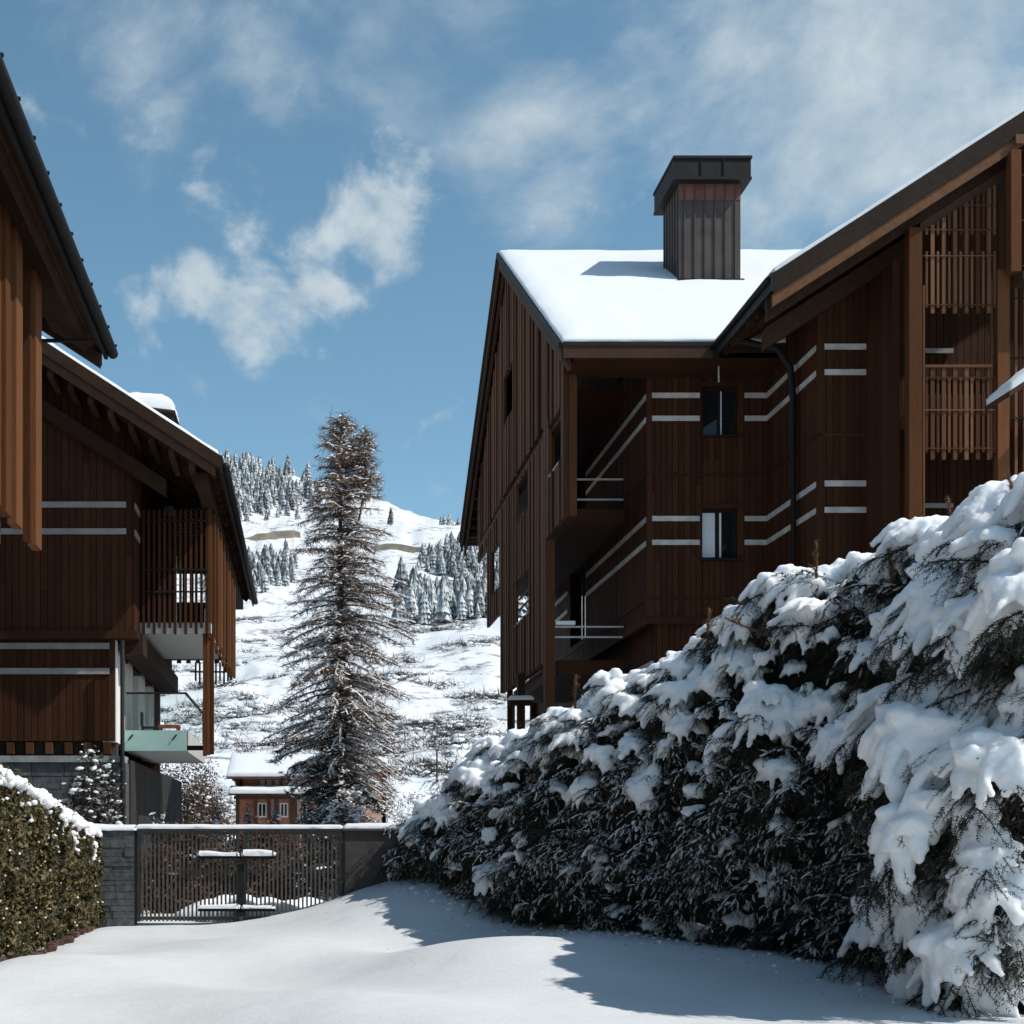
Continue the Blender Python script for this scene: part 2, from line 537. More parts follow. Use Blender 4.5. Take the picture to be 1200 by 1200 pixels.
def np_mesh(name, V, T, mat, parent=None, tone_v=None, smooth=False, kind=None):
    """V (n,3), T (m,3) triangles"""
    me = bpy.data.meshes.new(name)
    V = np.ascontiguousarray(V, dtype=np.float32); T = np.ascontiguousarray(T, dtype=np.int32)
    m = len(T)
    me.vertices.add(len(V)); me.vertices.foreach_set('co', V.ravel())
    me.loops.add(m * 3); me.loops.foreach_set('vertex_index', T.ravel())
    me.polygons.add(m)
    me.polygons.foreach_set('loop_start', np.arange(0, m * 3, 3, dtype=np.int32))
    me.polygons.foreach_set('loop_total', np.full(m, 3, dtype=np.int32))
    if smooth:
        me.polygons.foreach_set('use_smooth', np.ones(m, dtype=bool))
    me.update(calc_edges=True)
    if tone_v is not None:
        a = me.attributes.new('tone', 'FLOAT', 'POINT')
        a.data.foreach_set('value', np.ascontiguousarray(tone_v, dtype=np.float32))
    me.materials.append(MAT[mat])
    return link(name, me, parent, kind)


class NB:
    """collects transformed triangle arrays"""
    def __init__(self):
        self.V, self.T, self.A, self.n = [], [], [], 0

    def add(self, V, T, tn=0.5):
        self.V.append(V); self.T.append(T + self.n); self.n += len(V)
        self.A.append(np.full(len(V), tn) if np.isscalar(tn) else tn)

    def build(self, name, mat, parent=None, smooth=False, kind=None):
        return np_mesh(name, np.concatenate(self.V), np.concatenate(self.T), mat, parent, np.concatenate(self.A), smooth, kind)


def fbm(x, y, z=0.0, oct_=4, lac=2.0, H=0.9):
    return noise.fractal((x, y, z), H, lac, oct_)


def remeshed(name, V, T, mat, parent, voxel, smooth_iter=3, kind=None, factor=0.5, crumble=0.0):
    """melt overlapping closed lumps of snow into one skin"""
    o = np_mesh(name + '_tmp', V, T, mat)
    md = o.modifiers.new('r', 'REMESH'); md.mode = 'VOXEL'; md.voxel_size = voxel; md.use_smooth_shade = True
    if smooth_iter:
        ms = o.modifiers.new('s', 'SMOOTH'); ms.iterations = smooth_iter; ms.factor = factor
    dg = bpy.context.evaluated_depsgraph_get()
    me = bpy.data.meshes.new_from_object(o.evaluated_get(dg))
    me.name = name
    bpy.data.objects.remove(o)
    me.materials.clear(); me.materials.append(MAT[mat])
    if crumble:
        n = len(me.vertices)
        co = np.empty(n * 3, dtype=np.float32); me.vertices.foreach_get('co', co); co = co.reshape(-1, 3)
        nr = np.empty(n * 3, dtype=np.float32); me.vertex_normals.foreach_get('vector', nr); nr = nr.reshape(-1, 3)
        d = np.array([noise.fractal(c * 5.5, 0.7, 2.2, 4) for c in map(Vector, co)], dtype=np.float32)
        co += nr * (d * crumble)[:, None]
        me.vertices.foreach_set('co', co.ravel()); me.update()
    me.polygons.foreach_set('use_smooth', [True] * len(me.polygons))
    return link(name, me, parent, kind)


def snow_sheet(name, parent, P, eu, ev, lu, lv, thick, seed=0.0, step=0.25, up=(0, 0, 1), lip=0.3, rnd=0.2, amp=0.25, mat='snow'):
    """a blanket of snow on a sloping rectangle: P corner, eu/ev unit directions"""
    P, eu, ev, up = Vector(P), Vector(eu), Vector(ev), Vector(up)
    nu, nv = max(3, int(lu / step)), max(3, int(lv / step))
    us = [i / nu * lu for i in range(nu + 1)]; vv = [j / nv * lv for j in range(nv + 1)]
    for arr, l in ((us, lu), (vv, lv)):
        arr.insert(1, min(0.06, l * 0.1)); arr.insert(-1, l - min(0.06, l * 0.1))
    nu, nv = len(us) - 1, len(vv) - 1
    mb = MB(); top, bot = [], []
    for j in range(nv + 1):
        for i in range(nu + 1):
            d = min(us[i], lu - us[i], vv[j], lv - vv[j])
            k = lip + (1 - lip) * min(1, d / rnd) ** 0.6
            n_ = fbm(us[i] * 0.8 + seed, vv[j] * 0.8, seed, 4)
            wob = 0.03 * fbm(us[i] * 3 + seed, vv[j] * 3, 5 + seed, 3) if d < 0.01 else 0
            q = P + eu * us[i] + ev * vv[j]
            e = Vector((0, 0, 0))
            if d < 0.01:
                cu = (1 if us[i] < lu / 2 else -1) if (us[i] == 0 or us[i] == lu) else 0
                cv = (1 if vv[j] < lv / 2 else -1) if (vv[j] == 0 or vv[j] == lv) else 0
                e = eu * cu * wob + ev * cv * wob
            top.append(q + e + up * thick * k * (1 + amp * n_)); bot.append(q)
    m = len(top); w = nu + 1; fs = []
    for j in range(nv):
        for i in range(nu):
            a = j * w + i
            fs.append((a, a + 1, a + w + 1, a + w))
    for i in range(nu):
        fs.append((i, i + m, i + 1 + m, i + 1)); a = nv * w + i
        fs.append((a, a + 1, a + 1 + m, a + m))
    for j in range(nv):
        a = j * w; fs.append((a, a + w, a + w + m, a + m))
        a = j * w + nu; fs.append((a, a + m, a + w + m, a + w))
    fs.append((m, m + nu, m + nv * w + nu, m + nv * w))
    mb.add(top + bot, fs)
    return mb.build(name, mat, parent, smooth=True)


# ------------------------------------------------------------------ the ground: one sheet from the lane to the ridge
E_Y = [-60, 9, 30, 45, 60, 78, 95, 130, 200, 260, 320, 420, 520, 640, 664, 700]
E_E = [None, None, -0.055, -0.040, -0.036, -0.030, 0.0, 0.055, 0.103, 0.128, 0.147, 0.152, 0.172, 0.202, 0.2145, 0.217]
SKY_U = [-0.6, -0.2, -0.09, -0.05, -0.015, 0.02, 0.05, 0.08, 0.10, 0.14, 0.25, 0.8]
SKY_E = [0.30, 0.285, 0.268, 0.264, 0.255, 0.246, 0.238, 0.225, 0.2225, 0.207, 0.20, 0.21]
HILL_Y = np.array(E_Y[2:], float); HILL_E = np.array(E_E[2:], float)


def near_z(x, y):
    z = -1.58
    # drift banked up against the hedge and the right gate pier
    d = (x - 2.2) * 0.55 + (y - 25.5) * 0.30
    z += 0.88 * math.exp(-((x - 2.4) / 2.3) ** 2 - ((y - 25.0) / 3.4) ** 2)
    z += 0.30 * math.exp(-((x - 4.6) / 2.6) ** 2 - ((y - 18.0) / 3.5) ** 2)
    # long soft dunes running across the lane
    w = y + 0.55 * x + 1.1 * math.sin(x * 0.35 + 0.6)
    env = math.exp(-((y - 16.5) / 5.5) ** 2) * math.exp(-((x + 0.5) / 5.0) ** 4)
    a = math.sin(w * 1.05 + 0.5 * math.sin(x * 0.6))
    z += 0.17 * (a if a > 0 else a * 0.6) * env * (0.55 + 0.45 * math.sin(x * 0.5 + 1))
    z += 0.12 * math.sin((x * 0.95 - y * 0.42) * 1.15 + 0.8 * math.sin(y * 0.5)) * env
    z += 0.05 * fbm(x * 0.25, y * 0.3, 3.1, 3)
    z += 0.012 * fbm(x * 1.3, y * 1.3, 7.7, 3)
    # hollow along the foot of the left hedge
    z -= 0.09 * math.exp(-((x + 4.0) / 0.35) ** 2) * (1 if 8 < y < 25 else 0)
    return z


def ground_z(x, y):
    if y < 30:
        zn = near_z(x, y)
        if y < 26:
            return zn
    u = x / max(y, 1.0)
    e = float(np.interp(y, HILL_Y, HILL_E))
    if y > 700:
        sk = float(np.interp(u, SKY_U, SKY_E))
        k = min(1.0, (y - 700) / 220.0); k = k * k * (3 - 2 * k) * 0.55 + k * 0.45
        e = 0.217 + (sk - 0.217) * k
        if y > 920:
            e -= (y - 920) * 0.0012
    z = e * y
    if y > 80:
        k = min(1, (y - 80) / 80)
        z += k * y * 0.0055 * fbm(x * 0.018, y * 0.018, 1.3, 5) + k * 1.0 * fbm(x * 0.09, y * 0.09, 4.4, 4)
        z += k * 1.1 * (1 - 2 * abs(fbm(x * 0.035, y * 0.05, 8.8, 4)))
        # shoulder that comes down on the right behind the big house
        b = math.exp(-((u - 0.135) / 0.045) ** 2) * math.exp(-((y - 310) / 60) ** 2)
        z += y * 0.007 * b
    if y < 30:
        k = (y - 26) / 4
        z = zn * (1 - k) + z * k
    return z


def graded(fine0, fine1, step, lo, hi, grow):
    a = list(np.arange(fine0, fine1 + 1e-6, step))
    s, v = step, fine1
    while v < hi:
        s = s * grow; v += s; a.append(v)
    s, v = step, fine0
    while v > lo:
        s = s * grow; v -= s; a.insert(0, v)
    return a


def build_ground():
    xs = graded(-5.5, 8.0, 0.11, -900, 1100, 1.045)
    ys = graded(9.0, 26.0, 0.11, -80, 1100, 1.035)
    V = np.array([(x, y, ground_z(x, y)) for y in ys for x in xs], dtype=np.float32)
    w, h = len(xs), len(ys)
    i = np.arange(h - 1)[:, None] * w + np.arange(w - 1)[None, :]
    i = i.ravel()
    T = np.concatenate([np.stack([i, i + 1, i + w + 1], 1), np.stack([i, i + w + 1, i + w], 1)])
    o = np_mesh('ground', V, T, 'terrain', None, None, True, 'structure')
    return o


build_ground()


# ------------------------------------------------------------------ walls
def wall(parent, axis, c, outward, u0, u1, z0, ztop, openings=(), t=0.28, plank=0.145, clad=True, mat='wall_wood', breaks=(), name='wall', back=None):
    """plank-clad wall. axis 'Y': plane y=c, u is x; axis 'X': plane x=c, u is y"""
    zt = ztop if callable(ztop) else (lambda u: ztop)

    def spans(ua, ub):
        segs = [(z0, None)]
        for (a, b, p, q) in openings:
            if ua < b - 1e-4 and ub > a + 1e-4:
                ns = []
                for (s, e) in segs:
                    ee = e if e is not None else 1e9
                    if q <= s or p >= ee:
                        ns.append((s, e)); continue
                    if p > s:
                        ns.append((s, p))
                    if q < ee:
                        ns.append((q, e))
                segs = ns
        return segs

    def put(mb, ua, ub, d0, d1, tn, only=None):
        for (s, e) in spans(ua, ub):
            if only:
                s = max(s, only[0])
                if only[1] < 1e8:
                    e = only[1] if e is None else min(e, only[1])
                if e is not None and e <= s + 0.01:
                    continue
            ta = zt(ua) if e is None else e; tb = zt(ub) if e is None else e
            if max(ta, tb) <= s + 0.01:
                continue
            ta = max(ta, s + 0.005); tb = max(tb, s + 0.005)
            poly = [(ua, s), (ub, s), (ub, tb), (ua, ta)]
            mb.prism(poly, axis, c - outward * d0 if False else c + outward * d1, c - outward * d0, tn)

    cuts = sorted(set([u0, u1] + [v for o_ in openings for v in o_[:2] if u0 < v < u1] + [b for b in breaks if u0 < b < u1]))
    mb = MB()
    for a, b in zip(cuts[:-1], cuts[1:]):
        put(mb, a, b, t, 0.0, 0.0)
    w = mb.build(name, back or mat, parent)
    if clad:
        mb = MB(); g = 0.006
        for a, b in zip(cuts[:-1], cuts[1:]):
            n = max(1, round((b - a) / plank)); s = (b - a) / n
            for k in range(n):
                zj = z0 + 0.8 + random.random() * 3.2
                pr_, tn_ = 0.022 + random.random() * 0.010, random.random()
                if zt(a) - z0 > 3.0:
                    put(mb, a + k * s + g, a + (k + 1) * s - g, -0.003, pr_, tn_, (z0, zj - 0.003))
                    put(mb, a + k * s + g, a + (k + 1) * s - g, -0.003, pr_ + random.random() * 0.004, (tn_ + random.random() * 0.35) % 1.0, (zj + 0.003, 1e9))
                else:
                    put(mb, a + k * s + g, a + (k + 1) * s - g, -0.003, pr_, tn_)
        mb.build('cladding', mat, parent if w.parent is None else w, kind='stuff')
    return w


def window(parent, axis, c, outward, u0, u1, z0, z1, recess=0.16, mull=0.5, extra=None):
    fr = MB(); d0 = c - outward * recess; d1 = d0 - outward * 0.07
    fw = 0.055

    def bx(mb, a, b, p, q, e0=d0, e1=d1):
        if axis == 'Y':
            mb.box(a, b, e0, e1, p, q)
        else:
            mb.box(e0, e1, a, b, p, q)
    bx(fr, u0, u0 + fw, z0, z1); bx(fr, u1 - fw, u1, z0, z1)
    bx(fr, u0 + fw, u1 - fw, z0, z0 + fw); bx(fr, u0 + fw, u1 - fw, z1 - fw, z1)
    if mull:
        m = u0 + (u1 - u0) * mull
        bx(fr, m - 0.035, m + 0.035, z0 + fw, z1 - fw)
    w = fr.build('window', 'metal_dark', parent)
    pn = MB(); bx(pn, u0 + fw, u1 - fw, z0 + fw, z1 - fw, d0 - outward * 0.03, d0 - outward * 0.045)
    pn.build('pane', 'pane', w)
    if extra:
        for (a, b, nm, mt) in extra:
            e = MB(); bx(e, u0 + (u1 - u0) * a, u0 + (u1 - u0) * b, z0 + fw + .01, z1 - fw - .01, d0 - outward * 0.004, d0 - outward * 0.028)
            e.build(nm, mt, w)
    return w


def strip(parent, axis, c, outward, u0, u1, zc, h=0.12, mat='strip'):
    d0, d1 = c + outward * 0.034, c + outward * 0.062
    if axis == 'Y':
        return pbox('trim_strip', mat, parent, u0, u1, d0, d1, zc - h / 2, zc + h / 2)
    return pbox('trim_strip', mat, parent, d0, d1, u0, u1, zc - h / 2, zc + h / 2)


# ------------------------------------------------------------------ left house, beyond the gate
def gable_roof_Y(parent, xe, ze, xr, slope, y0, y1, xe2, thick=0.20, snow=0.16, seed=1.0, lip=0.35):
    """ridge along Y; xe/ze the eave (top edge) nearest the lane, xr ridge; xe2 the far eave"""
    zr = ze + slope * abs(xr - xe)
    zf = zr - slope * abs(xe2 - xr)
    mb = MB()
    mb.prism([(xe, ze), (xr, zr), (xe2, zf), (xe2, zf - thick), (xr, zr - thick), (xe, ze - thick)], 'Y', y0, y1)
    roof = mb.build('roof', 'roof_wood', parent)
    for (a, za, b_, zb, sd) in ((xe, ze, xr, zr, seed), (xe2, zf, xr, zr, seed + 9)):
        d = Vector((b_ - a, 0, zb - za)); l = d.length; d.normalize()
        upv = Vector((-d.z, 0, d.x)) if d.x > 0 else Vector((d.z, 0, -d.x))
        s = snow_sheet('roof_snow', roof, (a + d.x * 0.07, y0 + 0.03, za + d.z * 0.07 + 0.004), d, (0, 1, 0), l - 0.07, y1 - y0 - 0.06, snow, sd, 0.4, upv, lip)
    return roof, zr


def left_house():
    h = thing('chalet', 'dark brown timber chalet on the left with jettied gable wall and balconies behind the gate', 'house', (-8, 33, -1.7))
    SL = 0.65
    XE, ZE, XR = -1.73, 7.47, -10.0
    Y0, Y1 = 27.7, 43.9
    roof, ZR = gable_roof_Y(h, XE, ZE, XR, SL, Y0, Y1, -18.3, 0.16, 0.13, 1.0)

    def under(x, drop):
        return ZE + SL * (XE - x if x > XR else (XE - XR) - (XR - x)) - drop
    # barge boards, stepped back in two layers
    for (ya, yb, d0, d1, nm, mt) in ((27.66, 27.72, -0.02, 0.24, 'barge_board', 'roof_wood'), (27.74, 27.82, 0.16, 0.44, 'barge_board', 'barge_brown')):
        for (xa, xb) in ((XE + 0.02 - (0.12 if d1 > 0.4 else 0), XR), (-18.3, XR)):
            mb = MB()
            mb.prism([(xa, under(xa, d0)), (xb, under(xb, d0)), (xb, under(xb, d1)), (xa, under(xa, d1))], 'Y', ya, yb)
            mb.build(nm, mt, h)
    # wall plate beam running up the gable
    mb = MB(); mb.prism([(-2.9, under(-2.9, 0.95)), (XR, under(XR, 0.95)), (XR, under(XR, 1.28)), (-2.9, under(-2.9, 1.28))], 'Y', 28.72, 28.97)
    mb.build('gable_beam', 'roof_wood', h)
    x = -2.3
    while x > -9:
        pbox('lookout', 'roof_wood', h, x - 0.06, x + 0.06, 27.84, 29.4, under(x, 0.165) - 0.42, under(x, 0.165) - 0.27)
        x -= 0.40
    # rafters under the eave
    y = 28.5
    while y < 43.8:
        L = 2.2
        p = (XE - 0.12 - L / 2, y, under(XE - 0.12 - L / 2, 0.16) - 0.10)
        piece('rafter', 'roof_wood', h, p, (L * 1.19, 0.10, 0.16), (0, math.atan(SL), 0))
        y += 0.62
    pbox('eave_fascia', 'metal_dark', h, XE - 0.005, XE + 0.045, Y0 + 0.03, Y1, ZE - 0.30, ZE + 0.03)
    mb = MB().tube([(XE + 0.10, Y0 + 0.1, ZE - 0.16), (XE + 0.10, Y1, ZE - 0.18)], 0.075, 10)
    mb.build('gutter', 'metal_dark', h, True)
    pbox('edge_beam', 'roof_wood', h, -2.25, -2.0, 28.12, 43.5, 7.0, 7.26)
    # walls
    def gtop(x):
        return under(x, 0.165)
    w = wall(h, 'Y', 29.0, -1, -16.4, -3.62, 4.2, gtop, breaks=(XR,))
    wall(h, 'X', -3.62, 1, 29.0, 37.2, 4.2, 8.5, openings=((30.6, 33.8, 4.75, 6.85),))
    window(h, 'X', -3.62, 1, 30.6, 33.8, 4.75, 6.85, 0.12, 0.5)
    wall(h, 'X', -5.0, 1, 37.2, 42.5, -2.2, 9.2)
    wall(h, 'Y', 37.2, 1, -5.0, -3.9, -2.2, 8.6, clad=False)
    wall(h, 'Y', 42.5, 1, -16.4, -5.0, -2.2, gtop, breaks=(XR,), clad=False)
    wall(h, 'X', -16.4, -1, 29.0, 42.5, -2.2, 8.3, clad=False)
    pbox('jetty_sill', 'wall_wood', h, -16.4, -3.50, 28.86, 29.3, 4.06, 4.22)
    pbox('jetty_side_beam', 'roof_wood', h, -3.9, -3.44, 29.31, 37.3, 3.80, 4.21)
    for z in (6.82, 6.27):
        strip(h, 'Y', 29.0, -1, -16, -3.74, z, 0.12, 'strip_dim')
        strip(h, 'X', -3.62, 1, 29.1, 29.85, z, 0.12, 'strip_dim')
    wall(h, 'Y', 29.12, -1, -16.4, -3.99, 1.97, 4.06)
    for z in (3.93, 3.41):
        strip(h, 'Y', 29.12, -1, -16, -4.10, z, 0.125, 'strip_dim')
    # side of the lower storey: white piers and dark glazing under the jetty
    for (a, b_) in ((29.14, 30.55), (31.05, 32.3), (33.4, 34.75), (35.75, 36.8)):
        pbox('white_pier', 'plaster', h, -4.25, -3.97 if a < 30 else -4.02, a, b_, 1.95, 4.06)
    for (a, b_) in ((30.55, 31.05), (32.3, 33.4), (34.75, 35.75), (36.8, 37.2)):
        pbox('glazing_head', 'metal_dark', h, -4.19, -3.96, a, b_, 3.8, 4.05)
        pbox('glazing', 'pane', h, -4.28, -4.20, a, b_, 1.95, 4.06)
        pbox('glazing_bar', 'metal_dark', h, -4.19, -4.10, (a + b_) / 2 - 0.12, (a + b_) / 2 + 0.12, 1.95, 3.79)
    # sill zone: beam ends over a concrete ledge over dark stone
    pbox('recessed_sill', 'pier', h, -16.4, -3.99, 29.35, 29.6, 1.66, 1.97)
    x = -4.15
    while x > -7.2:
        pbox('beam_end', 'screen_wood', h, x - 0.075, x + 0.075, 29.06, 29.36, 1.70, 1.94)
        x -= 0.40
    pbox('ledge', 'concrete', h, -16.4, -3.78, 28.88, 29.62, 1.52, 1.655)
    wall(h, 'Y', 29.0, -1, -16.4, -3.75, -2.4, 1.51, clad=False, mat='stone', name='stone_base', t=0.5)
    for zi in range(9):
        x = -3.78 - (0.25 if zi % 2 else 0)
        while x > -6.6:
            L = 0.38 + random.random() * 0.3
            pbox('base_stone', 'stone', h, x - L + 0.012, x, 28.955 - random.random() * 0.018, 29.05, 1.50 - (zi + 1) * 0.27 + 0.012, 1.50 - zi * 0.27)
            x -= L
    wall(h, 'X', -3.75, 1, 29.5, 41.5, -2.4, 1.6, clad=True, mat='basement', plank=0.5, name='basement_wall')
    mb = MB().tube([(-3.80, 28.82, 4.0), (-3.80, 28.82, -2.0)], 0.045, 10)
    mb.build('downpipe', 'metal_dark', h, True)
    # upper balcony
    pbox('balcony_slab', 'plaster_grey', h, -3.58, -2.07, 30.0, 34.4, 4.33, 4.55)
    for z in (6.72, 5.67, 5.20):
        pbox('screen_rod', 'metal_dark', h, -3.55, -2.12, 29.93, 29.95, z - 0.018, z + 0.018)
    for k in range(13):
        x = -3.50 + k * 0.112
        lo = 4.44 if k % 2 else 4.30
        pbox('screen_lath', 'wall_wood', h, x - 0.028, x + 0.028, 29.955, 29.99, lo, 6.95)
    for k in range(13):
        x = -3.5 + k * 0.115
        pbox('end_board', 'screen_wood', h, x - 0.055, x + 0.055, 34.42, 34.46, 4.30 - 0.07 * (k % 2), 5.72)
        pbox('end_board', 'screen_wood', h, x - 0.055, x + 0.055, 34.42, 34.46, 6.42, 7.3)
        if x < -3.2:
            pbox('end_board', 'screen_wood', h, x - 0.055, x + 0.055, 34.42, 34.46, 5.72, 6.42)
    for x in (-3.05, -2.82, -2.6, -2.42, -2.28):
        pbox('end_lath', 'screen_wood', h, x - 0.022, x + 0.022, 34.43, 34.455, 5.72, 6.42)
    # tall board screen along the outer edge
    y, k = 30.0, 0
    while y < 38.3:
        dx = (0.0, 0.07, 0.03, 0.10)[k % 4]
        zt = 6.95 if k % 3 else 7.02
        zb = 4.30 if k % 2 else 4.22
        pbox('screen_board', 'orange_wood', h, -2.14 + dx, -2.07 + dx, y, y + 0.26, zb, zt)
        y += 0.30; k += 1
    for z in (4.9, 6.5):
        pbox('screen_rail', 'metal_dark', h, -2.22, -2.155, 30.02, 38.2, z, z + 0.07)
    for k in range(9):
        x = -3.05 + k * 0.11
        pbox('hanging_lath', 'screen_wood', h, x - 0.025, x + 0.025, 38.2, 38.24, 4.22 - 0.09 * (k % 2), 4.72)
    pbox('hanging_rail', 'metal_dark', h, -3.2, -2.16, 38.25, 38.29, 4.45, 4.49)
    for k in range(3):
        pbox('balcony_post', 'orange_wood', h, -2.245 + k * 0.078, -2.175 + k * 0.078, 30.05 + 0.015 * k, 30.28, 1.72 + 0.02 * k, 4.33)
    pbox('post_bracket', 'metal_dark', h, -2.60, -2.24, 30.26, 30.34, 1.85, 1.95)
    # lower balcony with a glass balustrade
    pbox('balcony_slab', 'plaster_grey', h, -3.95, -2.66, 30.24, 35.5, 1.84, 2.20)
    pbox('slab_edge', 'green', h, -3.93, -2.60, 30.17, 30.235, 1.83, 2.27)
    pbox('slab_edge', 'plaster_grey', h, -2.655, -2.60, 30.24, 35.5, 1.83, 2.27)
    for x in (-3.80, -2.86):
        piece('clamp', 'metal_dark', h, (x, 30.15, 2.12), (0.03, 0.03, 0.15), (0, 0.7, 0))
    pbox('glass_panel', 'clear', h, -3.9, -2.64, 30.20, 30.215, 2.28, 3.05)
    pbox('glass_panel', 'clear', h, -2.635, -2.62, 30.24, 35.5, 2.28, 3.05)
    pbox('handrail', 'metal_dark', h, -3.9, -2.60, 30.185, 30.23, 3.05, 3.09)
    pbox('handrail', 'metal_dark', h, -2.65, -2.605, 30.235, 35.5, 3.05, 3.09)
    pbox('rail_post', 'metal_dark', h, -2.66, -2.61, 35.4, 35.46, 2.2, 3.05)
    # chimney standing up behind the slope
    c = MB(); c.box(-4.05, -3.35, 35.0, 36.2, 8.2, 10.55); ch = c.build('chimney', 'metal_dark', roof)
    mb = MB(); mb.prism([(-4.62, 10.72), (-3.30, 10.56), (-3.30, 10.50), (-4.62, 10.66)], 'Y', 34.9, 36.3); mb.build('chimney_cap', 'roof_wood', roof)
    snow_sheet('chimney_snow', roof, (-4.62, 34.92, 10.725), Vector((1.30, 0, -0.157)).normalized(), (0, 1, 0), 1.30, 1.36, 0.42, 4, 0.15, lip=0.45, rnd=0.35)
    c = MB(); c.box(-4.55, -4.06, 35.05, 36.15, 8.2, 10.62); c.build('chimney_flue', 'roof_wood', roof)
    return h


left_house()

# a small orange table and a dark chair on the lower balcony
t = thing('balcony_table', 'small orange-red table on the glass balcony of the left chalet', 'table', (-3.1, 31.6, 2.2))
pbox('table_top', 'red_paint', t, -3.35, -2.88, 31.4, 31.9, 2.44, 2.49)
for (x, y) in ((-3.31, 31.44), (-2.92, 31.44), (-3.31, 31.86), (-2.92, 31.86)):
    pbox('leg', 'red_paint', t, x - 0.02, x + 0.02, y - 0.02, y + 0.02, 2.2, 2.44)
t = thing('balcony_chair', 'dark folding chair beside the orange table on the glass balcony', 'chair', (-3.55, 31.6, 2.2))
pbox('seat', 'metal_dark', t, -3.72, -3.42, 31.4, 31.75, 2.42, 2.45)
pbox('backrest', 'metal_dark', t, -3.74, -3.71, 31.4, 31.75, 2.47, 2.78)
for (x, y) in ((-3.70, 31.42), (-3.44, 31.42), (-3.70, 31.73), (-3.44, 31.73)):
    pbox('leg', 'metal_dark', t, x - 0.015, x + 0.015, y - 0.015, y + 0.015, 2.2, 2.42)


# ------------------------------------------------------------------ nearest house on the left, only its eave in view
def near_house():
    h = thing('chalet', 'overhanging eave and hanging orange boards of the nearest chalet at the left edge', 'house', (-9, 13, -1.7))
    SL = 0.65
    XE, ZE, XR = -3.12, 7.52, -10.5
    Y0, Y1 = 2.0, 21.6
    roof, ZR = gable_roof_Y(h, XE, ZE, XR, SL, Y0, Y1, -18.0, 0.14, 0.10, 21.0, 0.3)

    def under(x, d):
        return ZE + SL * (XE - x if x > XR else (XE - XR) - (XR - x)) - d
    pbox('eave_fascia', 'metal_dark', h, XE - 0.005, XE + 0.05, Y0, Y1 + 0.02, ZE - 0.20, ZE + 0.03)
    MB().tube([(XE + 0.12, Y0, ZE - 0.08), (XE + 0.12, Y1 + 0.06, ZE - 0.10)], 0.08, 12).build('gutter', 'metal_dark', h, True)
    y = Y0 + 0.3
    while y < Y1:
        MB().tube([(XE + 0.03, y, ZE - 0.02), (XE + 0.20, y, ZE - 0.03)], 0.022, 6).build('gutter_hook', 'metal_dark', h)
        y += 0.8
    # broad eave board seen from below, then soffit boards up the slope
    n = 11
    for k in range(n):
        s0 = 0.14 + k * 0.205; a = XE - s0
        wdt = 0.195
        L = wdt * 1.19
        piece('soffit_board', 'roof_wood', h, (a - wdt / 2, (Y0 + Y1) / 2 - 0.04 * (k % 2), under(a - wdt / 2, 0.14) - 0.035 - 0.012 * (k % 2)), (L, Y1 - Y0 - 0.1, 0.045), (0, math.atan(SL), 0))
    piece('eave_beam', 'roof_wood', h, (XE - 0.45, (Y0 + Y1) / 2 - 0.15, under(XE - 0.45, 0.14) - 0.16), (0.62, Y1 - Y0 - 0.5, 0.14), (0, math.atan(SL), 0))
    for (ya, yb, d0, d1) in ((Y1 - 0.06, Y1 + 0.0, 0.145, 0.34), (Y1 - 0.2, Y1 - 0.12, 0.20, 0.42)):
        mb = MB(); xa = XE - 0.04; mb.prism([(xa, under(xa, d0)), (XR, under(XR, d0)), (XR, under(XR, d1)), (xa, under(xa, d1))], 'Y', ya, yb)
        mb.build('barge_board', 'roof_wood', h)
    MB().tube([(-5.2, 20.6, 7.25), (-3.18, 20.6, 7.25)], 0.03, 8).build('tie_rod', 'metal_dark', h)
    # hanging screen boards in bundles
    X = -3.62
    def board(y0, y1, x0, x1, zb, mt='orange_wood'):
        xm = (x0 + x1) / 2
        pbox('screen_board', mt, h, x0, x1, y0, y1, zb, under(xm, 0.26) - 0.06)
    board(18.52, 18.93, -3.70, -3.58, 3.84)
    board(18.36, 18.50, -3.72, -3.62, 3.86)
    for k, (a, b_) in enumerate(((16.3, 16.62), (16.64, 16.90), (16.93, 17.22), (17.24, 17.62))):
        board(a, b_, -3.74 + 0.05 * (k % 2), -3.62 + 0.05 * (k % 2), 3.90 - 0.06 * (k % 2))
    yy = 15.9
    k = 0
    while yy > 9:
        board(yy - 0.0, yy + 0.30, -3.74 + 0.05 * (k % 2), -3.63 + 0.05 * (k % 2), 3.85)
        yy -= 0.34; k += 1
    for z in (4.15, 5.4, 6.6):
        pbox('screen_rail', 'metal_dark', h, -3.84, -3.76, 9, 18.8, z, z + 0.08)
        for y in (9.5, 12.5, 15.5, 17.9):
            pbox('bracket', 'metal_dark', h, -5.2, -3.84, y, y + 0.08, z, z + 0.06)
    for k in range(5):
        pbox('short_lath', 'screen_wood', h, -3.95, -3.90, 16.6 + k * 0.3, 16.66 + k * 0.3, 3.7 - 0.08 * (k % 2), 4.4)
    wall(h, 'X', -5.2, 1, 3.0, 20.0, -2.2, under(-5.2, 0.15), clad=True)
    wall(h, 'Y', 20.0, 1, -15.8, -5.2, -2.2, lambda x: under(x, 0.15), breaks=(XR,))
    wall(h, 'Y', 3.0, -1, -15.8, -5.2, -2.2, lambda x: under(x, 0.15), breaks=(XR,), clad=False)
    wall(h, 'X', -15.8, -1, 3.0, 20.0, -2.2, under(-15.8, 0.15), clad=False)
    return h


near_house()


